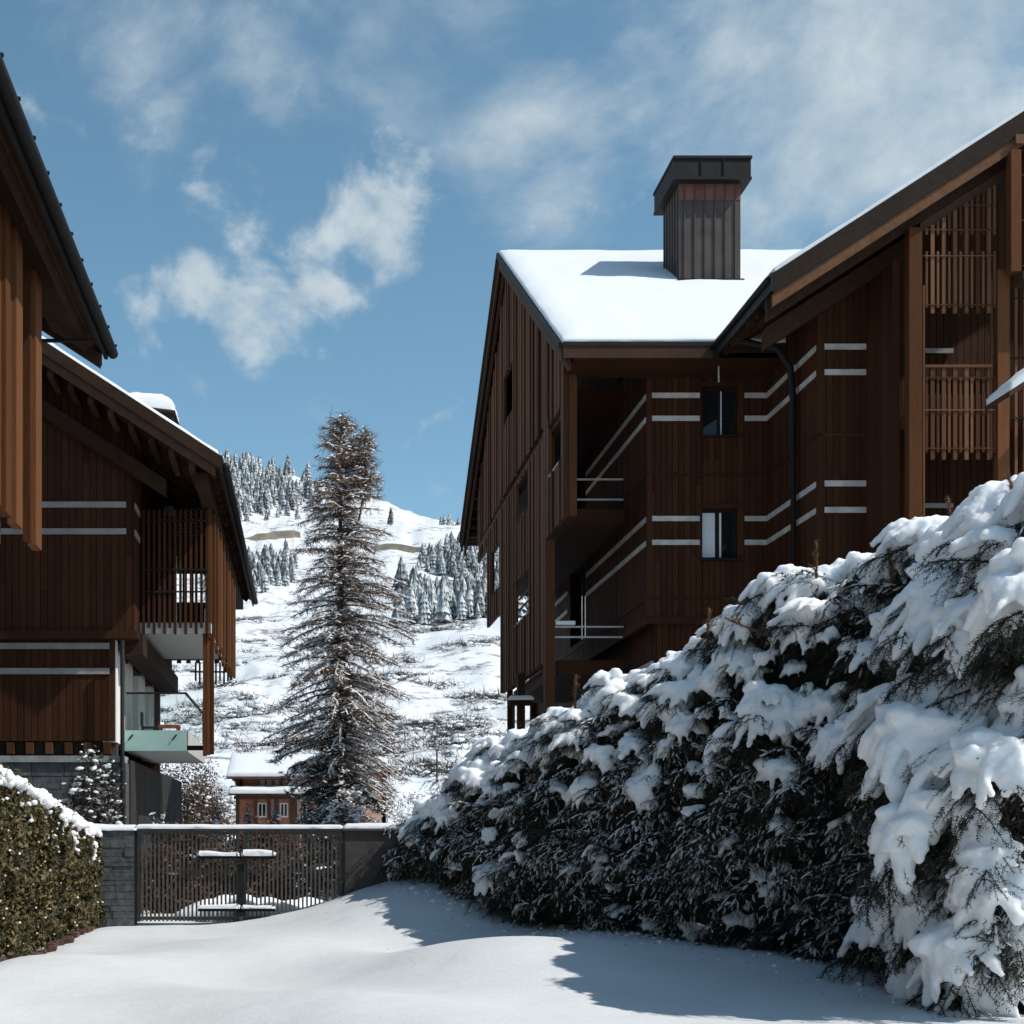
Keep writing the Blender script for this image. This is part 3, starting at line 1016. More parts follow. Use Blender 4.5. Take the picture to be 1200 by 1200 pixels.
# ------------------------------------------------------------------ right house, two wings
def right_house():
    h = thing('chalet', 'large brown timber chalet on the right with snow roof and metal chimney', 'house', (13, 38, -1.7))
    SL = 0.65
    # --- roofs
    XG = 5.72
    YE, ZE, YR = 31.9, 11.17, 42.5
    ZR = ZE + (YR - YE) * 0.605
    YB = 2 * YR - YE
    th = 0.22
    mb = MB()
    mb.prism([(YE, ZE), (YR, ZR), (YB, ZE), (YB, ZE - th), (YR, ZR - th), (YE, ZE - th)], 'X', XG, 22)
    roof = mb.build('roof', 'roof_wood', h)

    def cu(y, d):
        return (ZE + (y - YE) * 0.605 if y < YR else ZR - (y - YR) * 0.605) - d
    dv = Vector((0, YR - YE, ZR - ZE)); ln = dv.length; dv.normalize()
    snow_sheet('roof_snow', roof, (XG + 0.03, YE + 0.02, ZE + 0.006), dv, (1, 0, 0), ln - 0.0, 13.5, 0.17, 3.0, 0.25, Vector((0, -dv.z, dv.y)), 0.45, 0.35, 0.18)
    dv2 = Vector((0, -(YR - YE), ZR - ZE)).normalized()
    snow_sheet('roof_snow', roof, (XG + 0.03, YB - 0.02, ZE + 0.006), dv2, (1, 0, 0), ln, 13.5, 0.20, 8.0, 0.5, Vector((0, dv2.z, -dv2.y)) * (1 if -dv2.y > 0 else -1), 0.45, 0.35, 0.2)
    # barge boards on the lane side gable
    for (xa, xb, d0, d1, mt) in ((XG - 0.035, XG + 0.03, -0.03, 0.12, 'metal_dark'), (XG + 0.035, XG + 0.10, 0.10, 0.46, 'roof_wood'), (XG + 0.16, XG + 0.24, 0.24, 0.62, 'roof_wood')):
        for (a, b_) in ((YE, YR), (YB, YR)):
            a2 = a + (0.02 if a < YR else -0.02)
            mb = MB(); mb.prism([(a2, cu(a2, d0)), (b_, cu(b_, d0)), (b_, cu(b_, d1)), (a2, cu(a2, d1))], 'X', xa, xb)
            mb.build('barge_board', mt, h)
    y = YE + 0.8
    while y < YB - 0.3:
        if y > 44.5 or y < 36:
            pbox('lookout', 'roof_wood', h, XG + 0.25, 8.0, y - 0.06, y + 0.06, cu(y, th) - 0.22, cu(y, th) - 0.02)
        y += 0.42
    pbox('eave_fascia', 'metal_dark', h, XG + 0.04, 9.3, YE - 0.05, YE - 0.004, ZE - 0.07, ZE + 0.02)
    pbox('eave_board', 'roof_wood', h, XG + 0.06, 9.3, YE - 0.03, YE - 0.002, ZE - 0.34, ZE - 0.075)
    pbox('soffit', 'wall_wood', h, XG + 0.3, 10.8, YE, 33.2, ZE - 0.36, ZE - 0.33)
    # right wing roof, ridge along Y
    XE, ZW, XR = 9.22, 11.15, 19.6
    ZRW = ZW + (XR - XE) * 0.645
    Y0 = 27.95
    mb = MB(); mb.prism([(XE, ZW), (XR, ZRW), (2 * XR - XE, ZW), (2 * XR - XE, ZW - th), (XR, ZRW - th), (XE, ZW - th)], 'Y', Y0, 43)
    wroof = mb.build('wing_roof', 'roof_wood', h)

    def wu(x, d):
        return (ZW + (x - XE) * 0.645 if x < XR else ZRW - (x - XR) * 0.645) - d
    d = Vector((XR - XE, 0, ZRW - ZW)); l = d.length; d.normalize()
    snow_sheet('roof_snow', wroof, (XE + 0.05, Y0 + 0.02, ZW + 0.036), d, (0, 1, 0), l - 0.05, 14.5, 0.15, 13, 0.4, Vector((-d.z, 0, d.x)), 0.5, 0.3, 0.25)
    d2 = Vector((-(XR - XE), 0, ZRW - ZW)).normalized()
    snow_sheet('roof_snow', wroof, (2 * XR - XE, Y0 + 0.02, ZW + 0.004), d2, (0, 1, 0), l - 0.05, 14.5, 0.15, 17, 0.8, Vector((d2.z, 0, -d2.x)), 0.5, 0.3, 0.25)
    for (ya, yb, e0, e1, mt) in ((Y0 - 0.06, Y0 - 0.005, -0.02, 0.40, 'fascia'), (Y0 - 0.02, Y0 + 0.06, 0.402, 0.64, 'barge_light'), (Y0 + 0.35, Y0 + 0.45, 0.25, 0.80, 'roof_wood')):
        for (a, b_) in ((XE, XR), (2 * XR - XE, XR)):
            mb = MB(); mb.prism([(a, wu(a, e0)), (b_, wu(b_, e0)), (b_, wu(b_, e1)), (a, wu(a, e1))], 'Y', ya, yb)
            mb.build('barge_board', mt, h)
    pbox('wing_fascia', 'metal_dark', h, XE - 0.05, XE - 0.004, Y0 - 0.06, 32.4, ZW - 0.34, ZW + 0.02)
    MB().tube([(XE - 0.09, Y0, ZW - 0.1), (XE - 0.09, 31.8, ZW - 0.12)], 0.06, 10).build('gutter', 'metal_dark', h, True)
    x = XE + 0.35
    while x < 14.5:
        pbox('lookout', 'roof_wood', h, x - 0.06, x + 0.06, Y0 + 0.46, 29.9, wu(x, th) - 0.34, wu(x, th) - 0.08)
        x += 0.46
    mb = MB(); mb.prism([(9.6, wu(9.6, 0.72)), (XR, wu(XR, 0.72)), (XR, wu(XR, 1.15)), (9.6, wu(9.6, 1.15))], 'Y', 29.55, 29.82)
    mb.build('gable_beam', 'roof_wood', h)
    y = 29.0
    while y < 33.0:
        piece('rafter', 'roof_wood', h, (XE + 0.95, y, wu(XE + 0.95, th) - 0.11), (1.9, 0.10, 0.16), (0, -math.atan(0.645), 0))
        y += 0.55

    # --- walls (upper storeys stand slightly proud of the ground storey)
    ZJ = 5.08
    sT = ZE - 0.3
    WU = (9.30, 10.12, 9.45, 10.60); WL = (9.28, 10.12, 6.54, 7.72)
    wall(h, 'Y', 33.2, -1, 8.03, 10.85, ZJ, lambda x: 12.0, openings=(WU, WL))
    window(h, 'Y', 33.2, -1, *WU, 0.14, 0.52, extra=((0.50, 0.60, 'curtain', 'curtain'),))
    window(h, 'Y', 33.2, -1, *WL, 0.14, 0.50, extra=((0.04, 0.42, 'sky_reflection', 'curtain'), (0.505, 0.60, 'curtain', 'plaster')))  # pale left panel paints the sky's reflection on the glass
    for (a, b_, p, q) in (WU, WL):
        pbox('window_sill', 'metal_dark', h, a - 0.06, b_ + 0.06, 33.10, 33.34, p - 0.05, p - 0.004)
        pbox('window_lintel', 'wall_wood', h, a - 0.06, b_ + 0.06, 33.13, 33.165, q + 0.004, q + 0.11)
    wall(h, 'X', 10.85, -1, 29.9, 33.2, ZJ, 12.2)
    wall(h, 'Y', 29.9, -1, 10.85, 19.6 * 2 - 10.85, ZJ, lambda x: wu(x, th + 0.02), breaks=(XR,))
    wall(h, 'X', 8.03, -1, 33.2, 51.0, ZJ, lambda y: cu(y, th + 0.02), breaks=(YR,), openings=((40.6, 43.0, 5.75, 8.0), (40.6, 43.0, 9.0, 11.0), (35.0, 36.4, 11.6, 13.0)))
    for (p, q) in ((5.75, 8.0), (9.0, 11.0)):
        window(h, 'X', 8.03, -1, 40.6, 43.0, p, q, 0.12, 0.5)
    window(h, 'X', 8.03, -1, 35.0, 36.4, 11.6, 13.0, 0.12, 0.5)
    wall(h, 'Y', 51.0, 1, 8.03, 28, -2.4, lambda x: cu(51.0, 0.3), clad=False)
    wall(h, 'X', 28.0, 1, 29.9, 51.0, -2.4, 11.5, clad=False)
    # ground storey, set back
    wall(h, 'Y', 33.38, -1, 8.25, 11.0, -2.4, ZJ)
    wall(h, 'X', 11.05, -1, 30.1, 33.38, -2.4, ZJ)
    wall(h, 'Y', 30.1, -1, 11.05, 28, -2.4, ZJ)
    wall(h, 'X', 8.25, -1, 33.38, 51.0, -2.4, ZJ)
    # jetty sills and storey beads
    for z, hh, o in ((ZJ, 0.16, 0.075), (5.60, 0.06, 0.05), (8.52, 0.06, 0.05)):
        pbox('storey_bead', 'wall_wood', h, 8.03 - o, 10.85 - o, 33.2 - o, 33.2, z - hh / 2, z + hh / 2)
        pbox('storey_bead', 'wall_wood', h, 10.85 - o, 10.85, 29.9 - o, 33.2, z - hh / 2 - .002, z + hh / 2 - .002)
        pbox('storey_bead', 'wall_wood', h, 10.85, 11.98, 29.9 - o, 29.9, z - hh / 2 - .004, z + hh / 2 - .004)
        pbox('storey_bead', 'wall_wood', h, 8.03 - o, 8.03, 33.2, 50.9, z - hh / 2 - .002, z + hh / 2 - .002)
    for z in (10.38, 9.84, 7.48, 6.92):
        top = z > 8.6
        strip(h, 'Y', 33.2, -1, 8.10, 9.22, z); strip(h, 'Y', 33.2, -1, 10.28, 10.79, z)
        strip(h, 'X', 10.85, -1, 29.93, 33.16, z)
        strip(h, 'Y', 29.9, -1, 10.95, 11.95, z)
        strip(h, 'X', 8.03, -1, 33.26, 40.4, z)
        strip(h, 'X', 8.03, -1, 43.3, 46.4, z)
    for z in (4.12, 3.62):
        strip(h, 'X', 8.25, -1, 33.5, 38.0, z); strip(h, 'Y', 33.38, -1, 8.3, 10.9, z)
    pbox('corner_post', 'wall_wood', h, 7.985, 8.09, 33.155, 33.26, ZJ + 0.09, 12.0)
    pbox('corner_post', 'wall_wood', h, 10.80, 10.92, 29.85, 29.97, ZJ + 0.09, 12.3)
    # rainwater pipe down the inner face
    MB().tube([(9.25, 31.3, 11.0), (9.7, 31.2, 10.95), (10.35, 31.05, 10.75), (10.62, 31.0, 10.3), (10.68, 31.0, 9.6), (10.68, 31.0, 3.0)], 0.075, 10).build('downpipe', 'metal_dark', h, True)
    MB().tube([(9.45, 32.4, 10.95), (9.45, 32.4, 10.45)], 0.02, 6).build('hanging_wire', 'strip', h)

    # --- lane side balconies behind tall board screens
    XS = 6.0
    mb = MB(); mb.box(6.32, 8.0, 35.6, 46.6, 7.95, 8.28); mb.build('balcony_slab', 'wall_wood', h)
    mb = MB(); mb.box(6.32, 8.0, 35.6, 43.3, 4.10, 4.45); mb.build('balcony_slab', 'wall_wood', h)
    mb = MB(); mb.box(6.32, 8.0, 35.6, 49.8, 11.0, 11.3); mb.build('balcony_slab', 'wall_wood', h)
    for z in (9.03, 8.52, 5.30, 5.04):
        pbox('end_rail', 'strip', h, 6.25, 7.98, 35.62, 35.66, z - 0.022, z + 0.022)
    for z in (8.98, 5.27):
        pbox('rail_snow', 'snow', h, 6.26, 6.75, 35.56, 35.72, z + 0.075, z + 0.17)
    Zgap0, Zgap1 = 10.15, 10.45

    def screen(y0, y1, zb, openings, xo=0.0, nb=0.19):
        n = max(1, round((y1 - y0) / nb)); s = (y1 - y0) / n
        for k in range(n):
            a, b_ = y0 + k * s, y0 + (k + 1) * s - 0.012
            ym = (a + b_) / 2
            segs = [(zb, cu(ym, 0.62))]
            cuts_ = list(openings)
            for (ya, yb, p, q) in cuts_:
                if ya < ym < yb:
                    ns = []
                    for (u_, v_) in segs:
                        if q <= u_ or p >= v_:
                            ns.append((u_, v_)); continue
                        if p > u_: ns.append((u_, p))
                        if q < v_: ns.append((q, v_))
                    segs = ns
            proud = (0.0, 0.0, 0.035, 0.0, 0.0, 0.01, 0.0, 0.05)[k % 8]
            for (u_, v_) in segs:
                if v_ - u_ > 0.05:
                    pbox('screen_board', 'screen_wood', h, XS - proud + xo, XS + 0.09 + xo, a, b_, u_, v_)

    gap = lambda y0, y1: (y0, y1, Zgap0, Zgap1)
    O1 = (33.1 + 0.35, 35.2, 8.95, 10.2)
    O2 = (38.4, 40.7, 8.98, 10.05)
    O3 = (38.2, 40.8, 6.1, 7.3)
    O4 = (41.2, 43.2, 12.5, 14.0)
    O5 = (44.6, 46.2, 7.9, 9.3)
    screen(33.05, 35.55, 7.5, (O1, (34.9, 35.3, 10.4, 17)))
    screen(36.0, 43.6, 4.42, (O2, O3, O4, gap(36.0, 43.6), (36.2, 36.7, 10.4, 20)))
    screen(43.6, 47.6, 7.05, (O5, gap(43.6, 47.6)), xo=0.04)
    screen(47.6, 50.5, 9.8, (gap(47.6, 50.5),), xo=0.08)
    pbox('screen_beam', 'roof_wood', h, XS + 0.1, XS + 0.3, 33.1, 50.4, Zgap0 - 0.05, Zgap1 + 0.05)
    for (z0, z1) in ((7.55, 7.75), (4.5, 4.7)):
        pbox('screen_beam', 'roof_wood', h, XS + 0.1, XS + 0.3, 33.1 if z0 > 6 else 36.1, 47.5 if z0 > 6 else 43.5, z0, z1)
    for (o_, mt) in ((O1, 'strip'), (O2, 'screen_wood'), (O3, 'strip'), (O4, 'screen_wood')):
        pbox('opening_sill', mt, h, XS - 0.03, XS + 0.14, o_[0], o_[1], o_[2] - 0.035, o_[2] - 0.002)
    for z in (6.55, 6.85):
        pbox('opening_rod', 'metal_dark', h, XS + 0.10, XS + 0.14, 38.2, 40.8, z - 0.02, z + 0.02)
    pbox('end_post', 'screen_wood', h, XS + 0.10, XS + 0.30, 32.98, 33.16, 7.52, cu(33.0, 0.40))
    pbox('end_post', 'screen_wood', h, XS - 0.02, XS + 0.085, 32.95, 33.04, 7.48, cu(33.0, 0.42))
    pbox('end_post', 'screen_wood', h, XS + 0.0, XS + 0.24, 35.60, 35.92, -2.2, cu(35.7, 0.62))
    pbox('end_post', 'wall_wood', h, XS + 0.05, XS + 0.2, 42.6, 42.8, -2.2, 4.42)

    # --- chimney
    cx0, cx1, cy0, cy1 = 9.99, 11.64, 37.9, 39.6
    mb = MB(); mb.box(cx0, cx1, cy0, cy1, 14.0, 17.75); ch = mb.build('chimney', 'chimney_metal', h)
    for k in range(6):
        x = cx0 + 0.14 + k * (cx1 - cx0 - 0.28) / 5
        pbox('seam', 'chimney_metal', ch, x - 0.016, x + 0.016, cy0 - 0.032, cy0 - 0.001, 14.85, 17.55)
    for k in range(6):
        y = cy0 + 0.14 + k * (cy1 - cy0 - 0.28) / 5
        pbox('seam', 'chimney_metal', ch, cx0 - 0.032, cx0 - 0.001, y - 0.016, y + 0.016, 14.9, 17.55)
    pbox('copper_band', 'copper', ch, cx0 + 0.002, cx1 - 0.002, cy0 - 0.012, cy0 - 0.002, 17.12, 17.6)
    pbox('flashing', 'metal_dark', ch, cx0 - 0.06, cx1 + 0.08, cy0 - 0.09, cy0 - 0.034, 14.80, 14.98)
    mb = MB(); mb.box(cx0 - 0.20, cx1 + 0.20, cy0 - 0.26, cy1 + 0.22, 17.62, 18.14); cap = mb.build('chimney_cap', 'metal_dark', h)
    pbox('cap_rim', 'metal_dark', cap, cx0 - 0.23, cx1 + 0.23, cy0 - 0.29, cy1 + 0.25, 18.12, 18.19)
    pbox('cap_rim', 'metal_dark', cap, cx0 - 0.22, cx1 + 0.22, cy0 - 0.28, cy1 + 0.24, 17.56, 17.63)
    for x in (10.5, 11.1):
        pbox('cap_seam', 'metal_dark', cap, x, x + 0.03, cy0 - 0.285, cy0 - 0.262, 17.64, 18.11)

    # --- loggia on the right wing, screened with hanging laths
    YL = 28.25
    mb = MB(); mb.box(11.86, 11.98, 28.5, 29.9, -2.0, wu(11.9, 1.2)); mb.build('fin_wall', 'wall_wood', h)
    for k in range(9):
        pbox('fin_plank', 'wall_wood', h, 11.83, 11.857, 28.5 + k * 0.155, 28.645 + k * 0.155, -2.0, wu(11.84, 1.2) - 0.02)
    pbox('loggia_post', 'orange_wood', h, 12.03, 12.29, YL - 0.08, YL + 0.14, -2.0, wu(12.1, 0.82))
    pbox('loggia_post', 'lath_wood', h, 12.33, 12.37, YL - 0.02, YL + 0.03, -2.0, 11.05)
    pbox('loggia_post', 'orange_wood', h, 13.82, 14.05, YL - 0.05, YL + 0.14, -2.0, 11.35)
    pbox('loggia_post', 'lath_wood', h, 13.70, 13.73, YL - 0.01, YL + 0.03, 7.6, 11.2)
    pbox('loggia_post', 'orange_wood', h, 13.90, 14.10, YL - 0.42, YL - 0.2, 11.17, 13.58)
    pbox('bay_rail', 'barge_light', h, 14.0, 17.5, YL - 0.42, YL - 0.22, 13.70, 13.88)
    for k in range(14):
        x = 14.22 + k * 0.17
        pbox('lath', 'lath_wood', h, x - 0.028, x + 0.028, YL - 0.34, YL - 0.28, 11.2 + (0.1 if k % 2 else 0), 13.70)
        pbox('lath', 'lath_wood', h, x - 0.028, x + 0.028, YL + 0.02, YL + 0.06, 6.0 + (0.1 if k % 2 else 0), 11.0)
    for z in (11.3, 12.2, 13.1):
        pbox('lath_rod', 'metal_dark', h, 14.1, 17, YL - 0.36, YL - 0.345, z - 0.012, z + 0.012)
    for z in (7.0, 8.4, 9.6, 10.8):
        pbox('lath_rod', 'metal_dark', h, 14.06, 17, YL + 0.0, YL + 0.015, z - 0.012, z + 0.012)
    pbox('bay_floor', 'roof_wood', h, 14.12, 17.5, YL - 0.45, YL + 0.0, 11.0, 11.165)
    for k in range(13):
        x = 12.42 + k * 0.1135
        main = k % 2 == 1
        top = wu(x, 1.02)
        if main:
            pbox('lath', 'lath_wood', h, x - 0.036, x + 0.036, YL, YL + 0.05, 10.50, top)
            pbox('lath', 'lath_wood', h, x - 0.040, x + 0.040, YL, YL + 0.05, 7.56, 9.40)
        else:
            pbox('lath', 'lath_wood', h, x - 0.022, x + 0.022, YL + 0.01, YL + 0.045, 10.62, 11.74)
            pbox('lath', 'lath_wood', h, x - 0.024, x + 0.024, YL + 0.01, YL + 0.045, 12.08, max(12.2, top))
            pbox('lath', 'lath_wood', h, x - 0.026, x + 0.026, YL + 0.01, YL + 0.045, 7.70, 9.22)
    for z in (12.16, 11.64, 10.66):
        pbox('lath_rod', 'lath_wood', h, 12.34, 13.80, YL - 0.022, YL - 0.006, z - 0.010, z + 0.010)
    pbox('lath_rod', 'lath_wood', h, 13.1, 13.80, YL - 0.022, YL - 0.006, 12.64, 12.66)
    for z in (9.20, 8.55, 7.78):
        pbox('lath_rod', 'lath_wood', h, 12.34, 13.80, YL - 0.022, YL - 0.006, z - 0.009, z + 0.009)
    pbox('handrail', 'lath_wood', h, 12.38, 13.72, YL - 0.02, YL + 0.07, 9.405, 9.46)
    mb = MB(); mb.prism([(12.31, wu(12.31, 0.81)), (14.3, wu(14.3, 0.81)), (14.3, wu(14.3, 1.05)), (12.31, wu(12.31, 1.05))], 'Y', YL + 0.06, YL + 0.12); mb.build('loggia_beam', 'roof_wood', h)
    pbox('loggia_floor', 'wall_wood', h, 11.99, 18, YL + 0.15, 29.88, 8.22, 8.48)
    pbox('loggia_floor', 'wall_wood', h, 11.99, 18, YL + 0.15, 29.88, 5.35, 5.6)
    for z in (10.28, 7.0):
        pbox('back_strip', 'strip_dim', h, 12.72, 13.66, 29.80, 29.835, z - 0.05, z + 0.05)
    # flower boxes behind the railing laths
    for k in range(5):
        pbox('planter', 'metal_dark', h, 12.5 + k * 0.24, 12.68 + k * 0.24, YL + 0.1, YL + 0.26, 8.95, 9.2)
    # small snow-laden porch roof in front of the wing
    px, pz = 13.05, 8.28
    mb = MB(); mb.prism([(px, pz), (17.0, pz + 0.65 * (17 - px)), (17.0, pz + 0.65 * (17 - px) - 0.2), (px, pz - 0.10)], 'Y', 26.2, 27.15)
    pr = mb.build('porch_roof', 'roof_wood', h)
    pd = Vector((1, 0, 0.65)).normalized()
    snow_sheet('porch_snow', pr, (px + 0.02, 26.2, pz + 0.02), pd, (0, 1, 0), 4.5, 0.93, 0.24, 31, 0.2, lip=0.5, rnd=0.4)
    pbox('porch_post', 'roof_wood', h, 15.6, 15.8, 26.4, 26.6, -2.0, 9.75)
    pbox('porch_bracket', 'roof_wood', h, 15.6, 15.8, 27.1, 28.2, 9.5, 9.7)
    return h


right_house()


# ------------------------------------------------------------------ gate, wall and pier
def gate():
    YG = 25.0
    w = thing('stone_wall', 'dark slate stone wall with snow cap left of the gate', 'wall', (-3.5, 25.2, -1.7))
    MB().box(-4.2, -3.09, 25.0, 25.42, -2.2, 0.10).build('wall_core', 'stone', w)
    z = 0.10; r = 0
    while z > -1.75:
        hh = 0.07 + random.random() * 0.09
        x = -3.085
        while x > -4.15:
            L = 0.16 + random.random() * 0.34
            pbox('stone', 'stone', w, max(-4.2, x - L + 0.006), x, 24.975 - random.random() * 0.03, 25.05, z - hh + 0.006, z)
            x -= L
        z -= hh; r += 1
    snow_sheet('snow_cap', w, (-4.2, 24.93, 0.105), (1, 0, 0), (0, 1, 0), 1.16, 0.52, 0.11, 2, 0.08, lip=0.4, rnd=0.08)
    p = thing('gate_pier', 'plain dark brown pier between the gate and the big hedge', 'pier', (1.0, 25.2, -1.7))
    mb = MB().box(0.66, 1.9, 25.0, 25.42, -2.2, 0.10); mb.build('pier_body', 'pier', p)
    pbox('pier_cap', 'concrete', p, 0.63, 1.93, 24.96, 25.46, 0.102, 0.135)
    snow_sheet('snow_cap', p, (0.62, 24.93, 0.137), (1, 0, 0), (0, 1, 0), 1.32, 0.52, 0.085, 6, 0.08, lip=0.4, rnd=0.08)
    g = thing('gate', 'wide brown double gate of thin upright bars with snow on its rails', 'gate', (-1.2, 25.1, -1.6))
    X0, X1, XM = -3.04, 0.60, -1.19
    ZB, ZT = -1.52, 0.09
    for (a, b_) in ((X0, XM - 0.03), (XM + 0.03, X1)):
        pbox('leaf_stile', 'gate', g, a, a + 0.06, YG + 0.05, YG + 0.11, ZB, ZT)
        pbox('leaf_stile', 'gate', g, b_ - 0.06, b_, YG + 0.05, YG + 0.11, ZB, ZT)
        for z in (ZB + 0.03, -0.65, ZT - 0.06):
            pbox('leaf_rail', 'gate', g, a + 0.06, b_ - 0.06, YG + 0.055, YG + 0.105, z, z + 0.06)
        n = int((b_ - a - 0.12) / 0.072)
        for k in range(n):
            x = a + 0.06 + (k + 0.5) * (b_ - a - 0.12) / n
            pbox('bar', 'gate', g, x - 0.017, x + 0.017, YG + 0.015, YG + 0.05, ZB + 0.01, ZT - 0.003)
    pbox('gate_post', 'metal_dark', g, X0 - 0.045, X0 - 0.005, YG - 0.02, YG + 0.13, -1.9, 0.10)
    pbox('gate_post', 'metal_dark', g, X1 + 0.005, X1 + 0.05, YG - 0.02, YG + 0.13, -1.9, 0.10)
    pbox('centre_post', 'metal_dark', g, XM - 0.05, XM + 0.05, YG - 0.03, YG + 0.012, -1.42, -0.50)
    for z in (-0.40, -1.33):
        for (a, b_) in ((-1.95, XM - 0.02), (XM + 0.02, -0.58)):
            pbox('pull_bar', 'metal_dark', g, a, b_, YG - 0.09, YG - 0.04, z, z + 0.05)
            pbox('bar_bracket', 'metal_dark', g, (a + b_) / 2 - 0.02, (a + b_) / 2 + 0.02, YG - 0.04, YG + 0.014, z, z + 0.045)
            snow_sheet('rail_snow', g, (a - 0.01, YG - 0.12, z + 0.052), (1, 0, 0), (0, 1, 0), b_ - a + 0.01, 0.11, 0.12 if z > -1 else 0.075, 3 + z + a, 0.03, lip=0.55, rnd=0.05, amp=0.5)
        pbox('pull_catch', 'metal_dark', g, XM - 0.10, XM + 0.10, YG - 0.10, YG - 0.035, z - 0.075, z - 0.015)
    pbox('top_beam', 'gate', g, X0, X1, YG + 0.0, YG + 0.14, 0.092, 0.132)
    snow_sheet('top_snow', g, (X0 - 0.03, YG - 0.06, 0.134), (1, 0, 0), (0, 1, 0), X1 - X0 + 0.06, 0.26, 0.075, 9, 0.07, lip=0.55, rnd=0.06, amp=0.3)


gate()


# ------------------------------------------------------------------ foliage templates
def quad_strip_tris(P0, P1, W):
    """thin triangles from P0 base (width vector W) to tip P1; arrays (n,3)"""
    n = len(P0)
    V = np.concatenate([P0 - W, P0 + W, P1], 0)
    i = np.arange(n)
    return V, np.stack([i, i + n, i + 2 * n], 1)


def polyline(o, d, L, droop, n=5, curl=0.0):
    t = np.linspace(0, 1, n)[:, None]
    p = o + d * L * t
    p[:, 2] += -droop * L * (t[:, 0] ** 2)
    return p


def resample(p, step):
    seg = np.linalg.norm(np.diff(p, axis=0), axis=1); s = np.concatenate([[0], np.cumsum(seg)])
    m = max(2, int(s[-1] / step) + 1)
    q = np.linspace(0, s[-1], m)
    return np.stack([np.interp(q, s, p[:, k]) for k in range(3)], 1)


def needles(p, step, length, width, r, per=3):
    q = resample(p, step)
    d = np.gradient(q, axis=0); d /= (np.linalg.norm(d, axis=1, keepdims=True) + 1e-9)
    q = np.repeat(q, per, 0); d = np.repeat(d, per, 0)
    rv = r.normal(size=q.shape)
    side = rv - d * np.sum(rv * d, 1, keepdims=True)
    side /= (np.linalg.norm(side, axis=1, keepdims=True) + 1e-9)
    nd = side * 0.8 + d * 0.6
    nd /= np.linalg.norm(nd, axis=1, keepdims=True)
    w = np.cross(nd, r.normal(size=q.shape)); w /= (np.linalg.norm(w, axis=1, keepdims=True) + 1e-9)
    ln = length * (0.7 + 0.6 * r.random((len(q), 1)))
    return quad_strip_tris(q, q + nd * ln, w * width)


def closed_tube(p, rad, n=6, flat=1.0):
    """closed capsule-like tube along p with radii rad (arrays)"""
    m = len(p)
    d = np.gradient(p, axis=0); d /= (np.linalg.norm(d, axis=1, keepdims=True) + 1e-9)
    a = np.cross(d, np.array([0, 0, 1.0])); ln = np.linalg.norm(a, axis=1, keepdims=True)
    a = np.where(ln > 1e-3, a / (ln + 1e-9), np.array([1.0, 0, 0]))
    b = np.cross(a, d)
    ang = np.arange(n) / n * 2 * np.pi
    V = (p[:, None, :] + a[:, None, :] * (np.cos(ang)[None, :, None] * rad[:, None, None]) + b[:, None, :] * (np.sin(ang)[None, :, None] * rad[:, None, None] * flat)).reshape(-1, 3)
    T = []
    for i in range(m - 1):
        for k in range(n):
            k2 = (k + 1) % n
            T += [(i * n + k, i * n + k2, (i + 1) * n + k2), (i * n + k, (i + 1) * n + k2, (i + 1) * n + k)]
    c0, c1 = m * n, m * n + 1
    V = np.concatenate([V, [p[0] - d[0] * rad[0] * 0.6], [p[-1] + d[-1] * rad[-1] * 0.6]])
    for k in range(n):
        k2 = (k + 1) % n
        T += [(c0, k2, k), (c1, (m - 1) * n + k, (m - 1) * n + k2)]
    return V, np.array(T)


def ico(sub=2):
    bm = bmesh.new(); bmesh.ops.create_icosphere(bm, subdivisions=sub, radius=1.0)
    V = np.array([v.co[:] for v in bm.verts]); T = np.array([[v.index for v in f.verts] for f in bm.faces]); bm.free()
    return V, T


ICO_V, ICO_T = ico(2)
ICO1_V, ICO1_T = ico(1)


def cat(parts):
    V, T, n = [], [], 0
    for v, t in parts:
        V.append(v); T.append(t + n); n += len(v)
    return np.concatenate(V), np.concatenate(T)


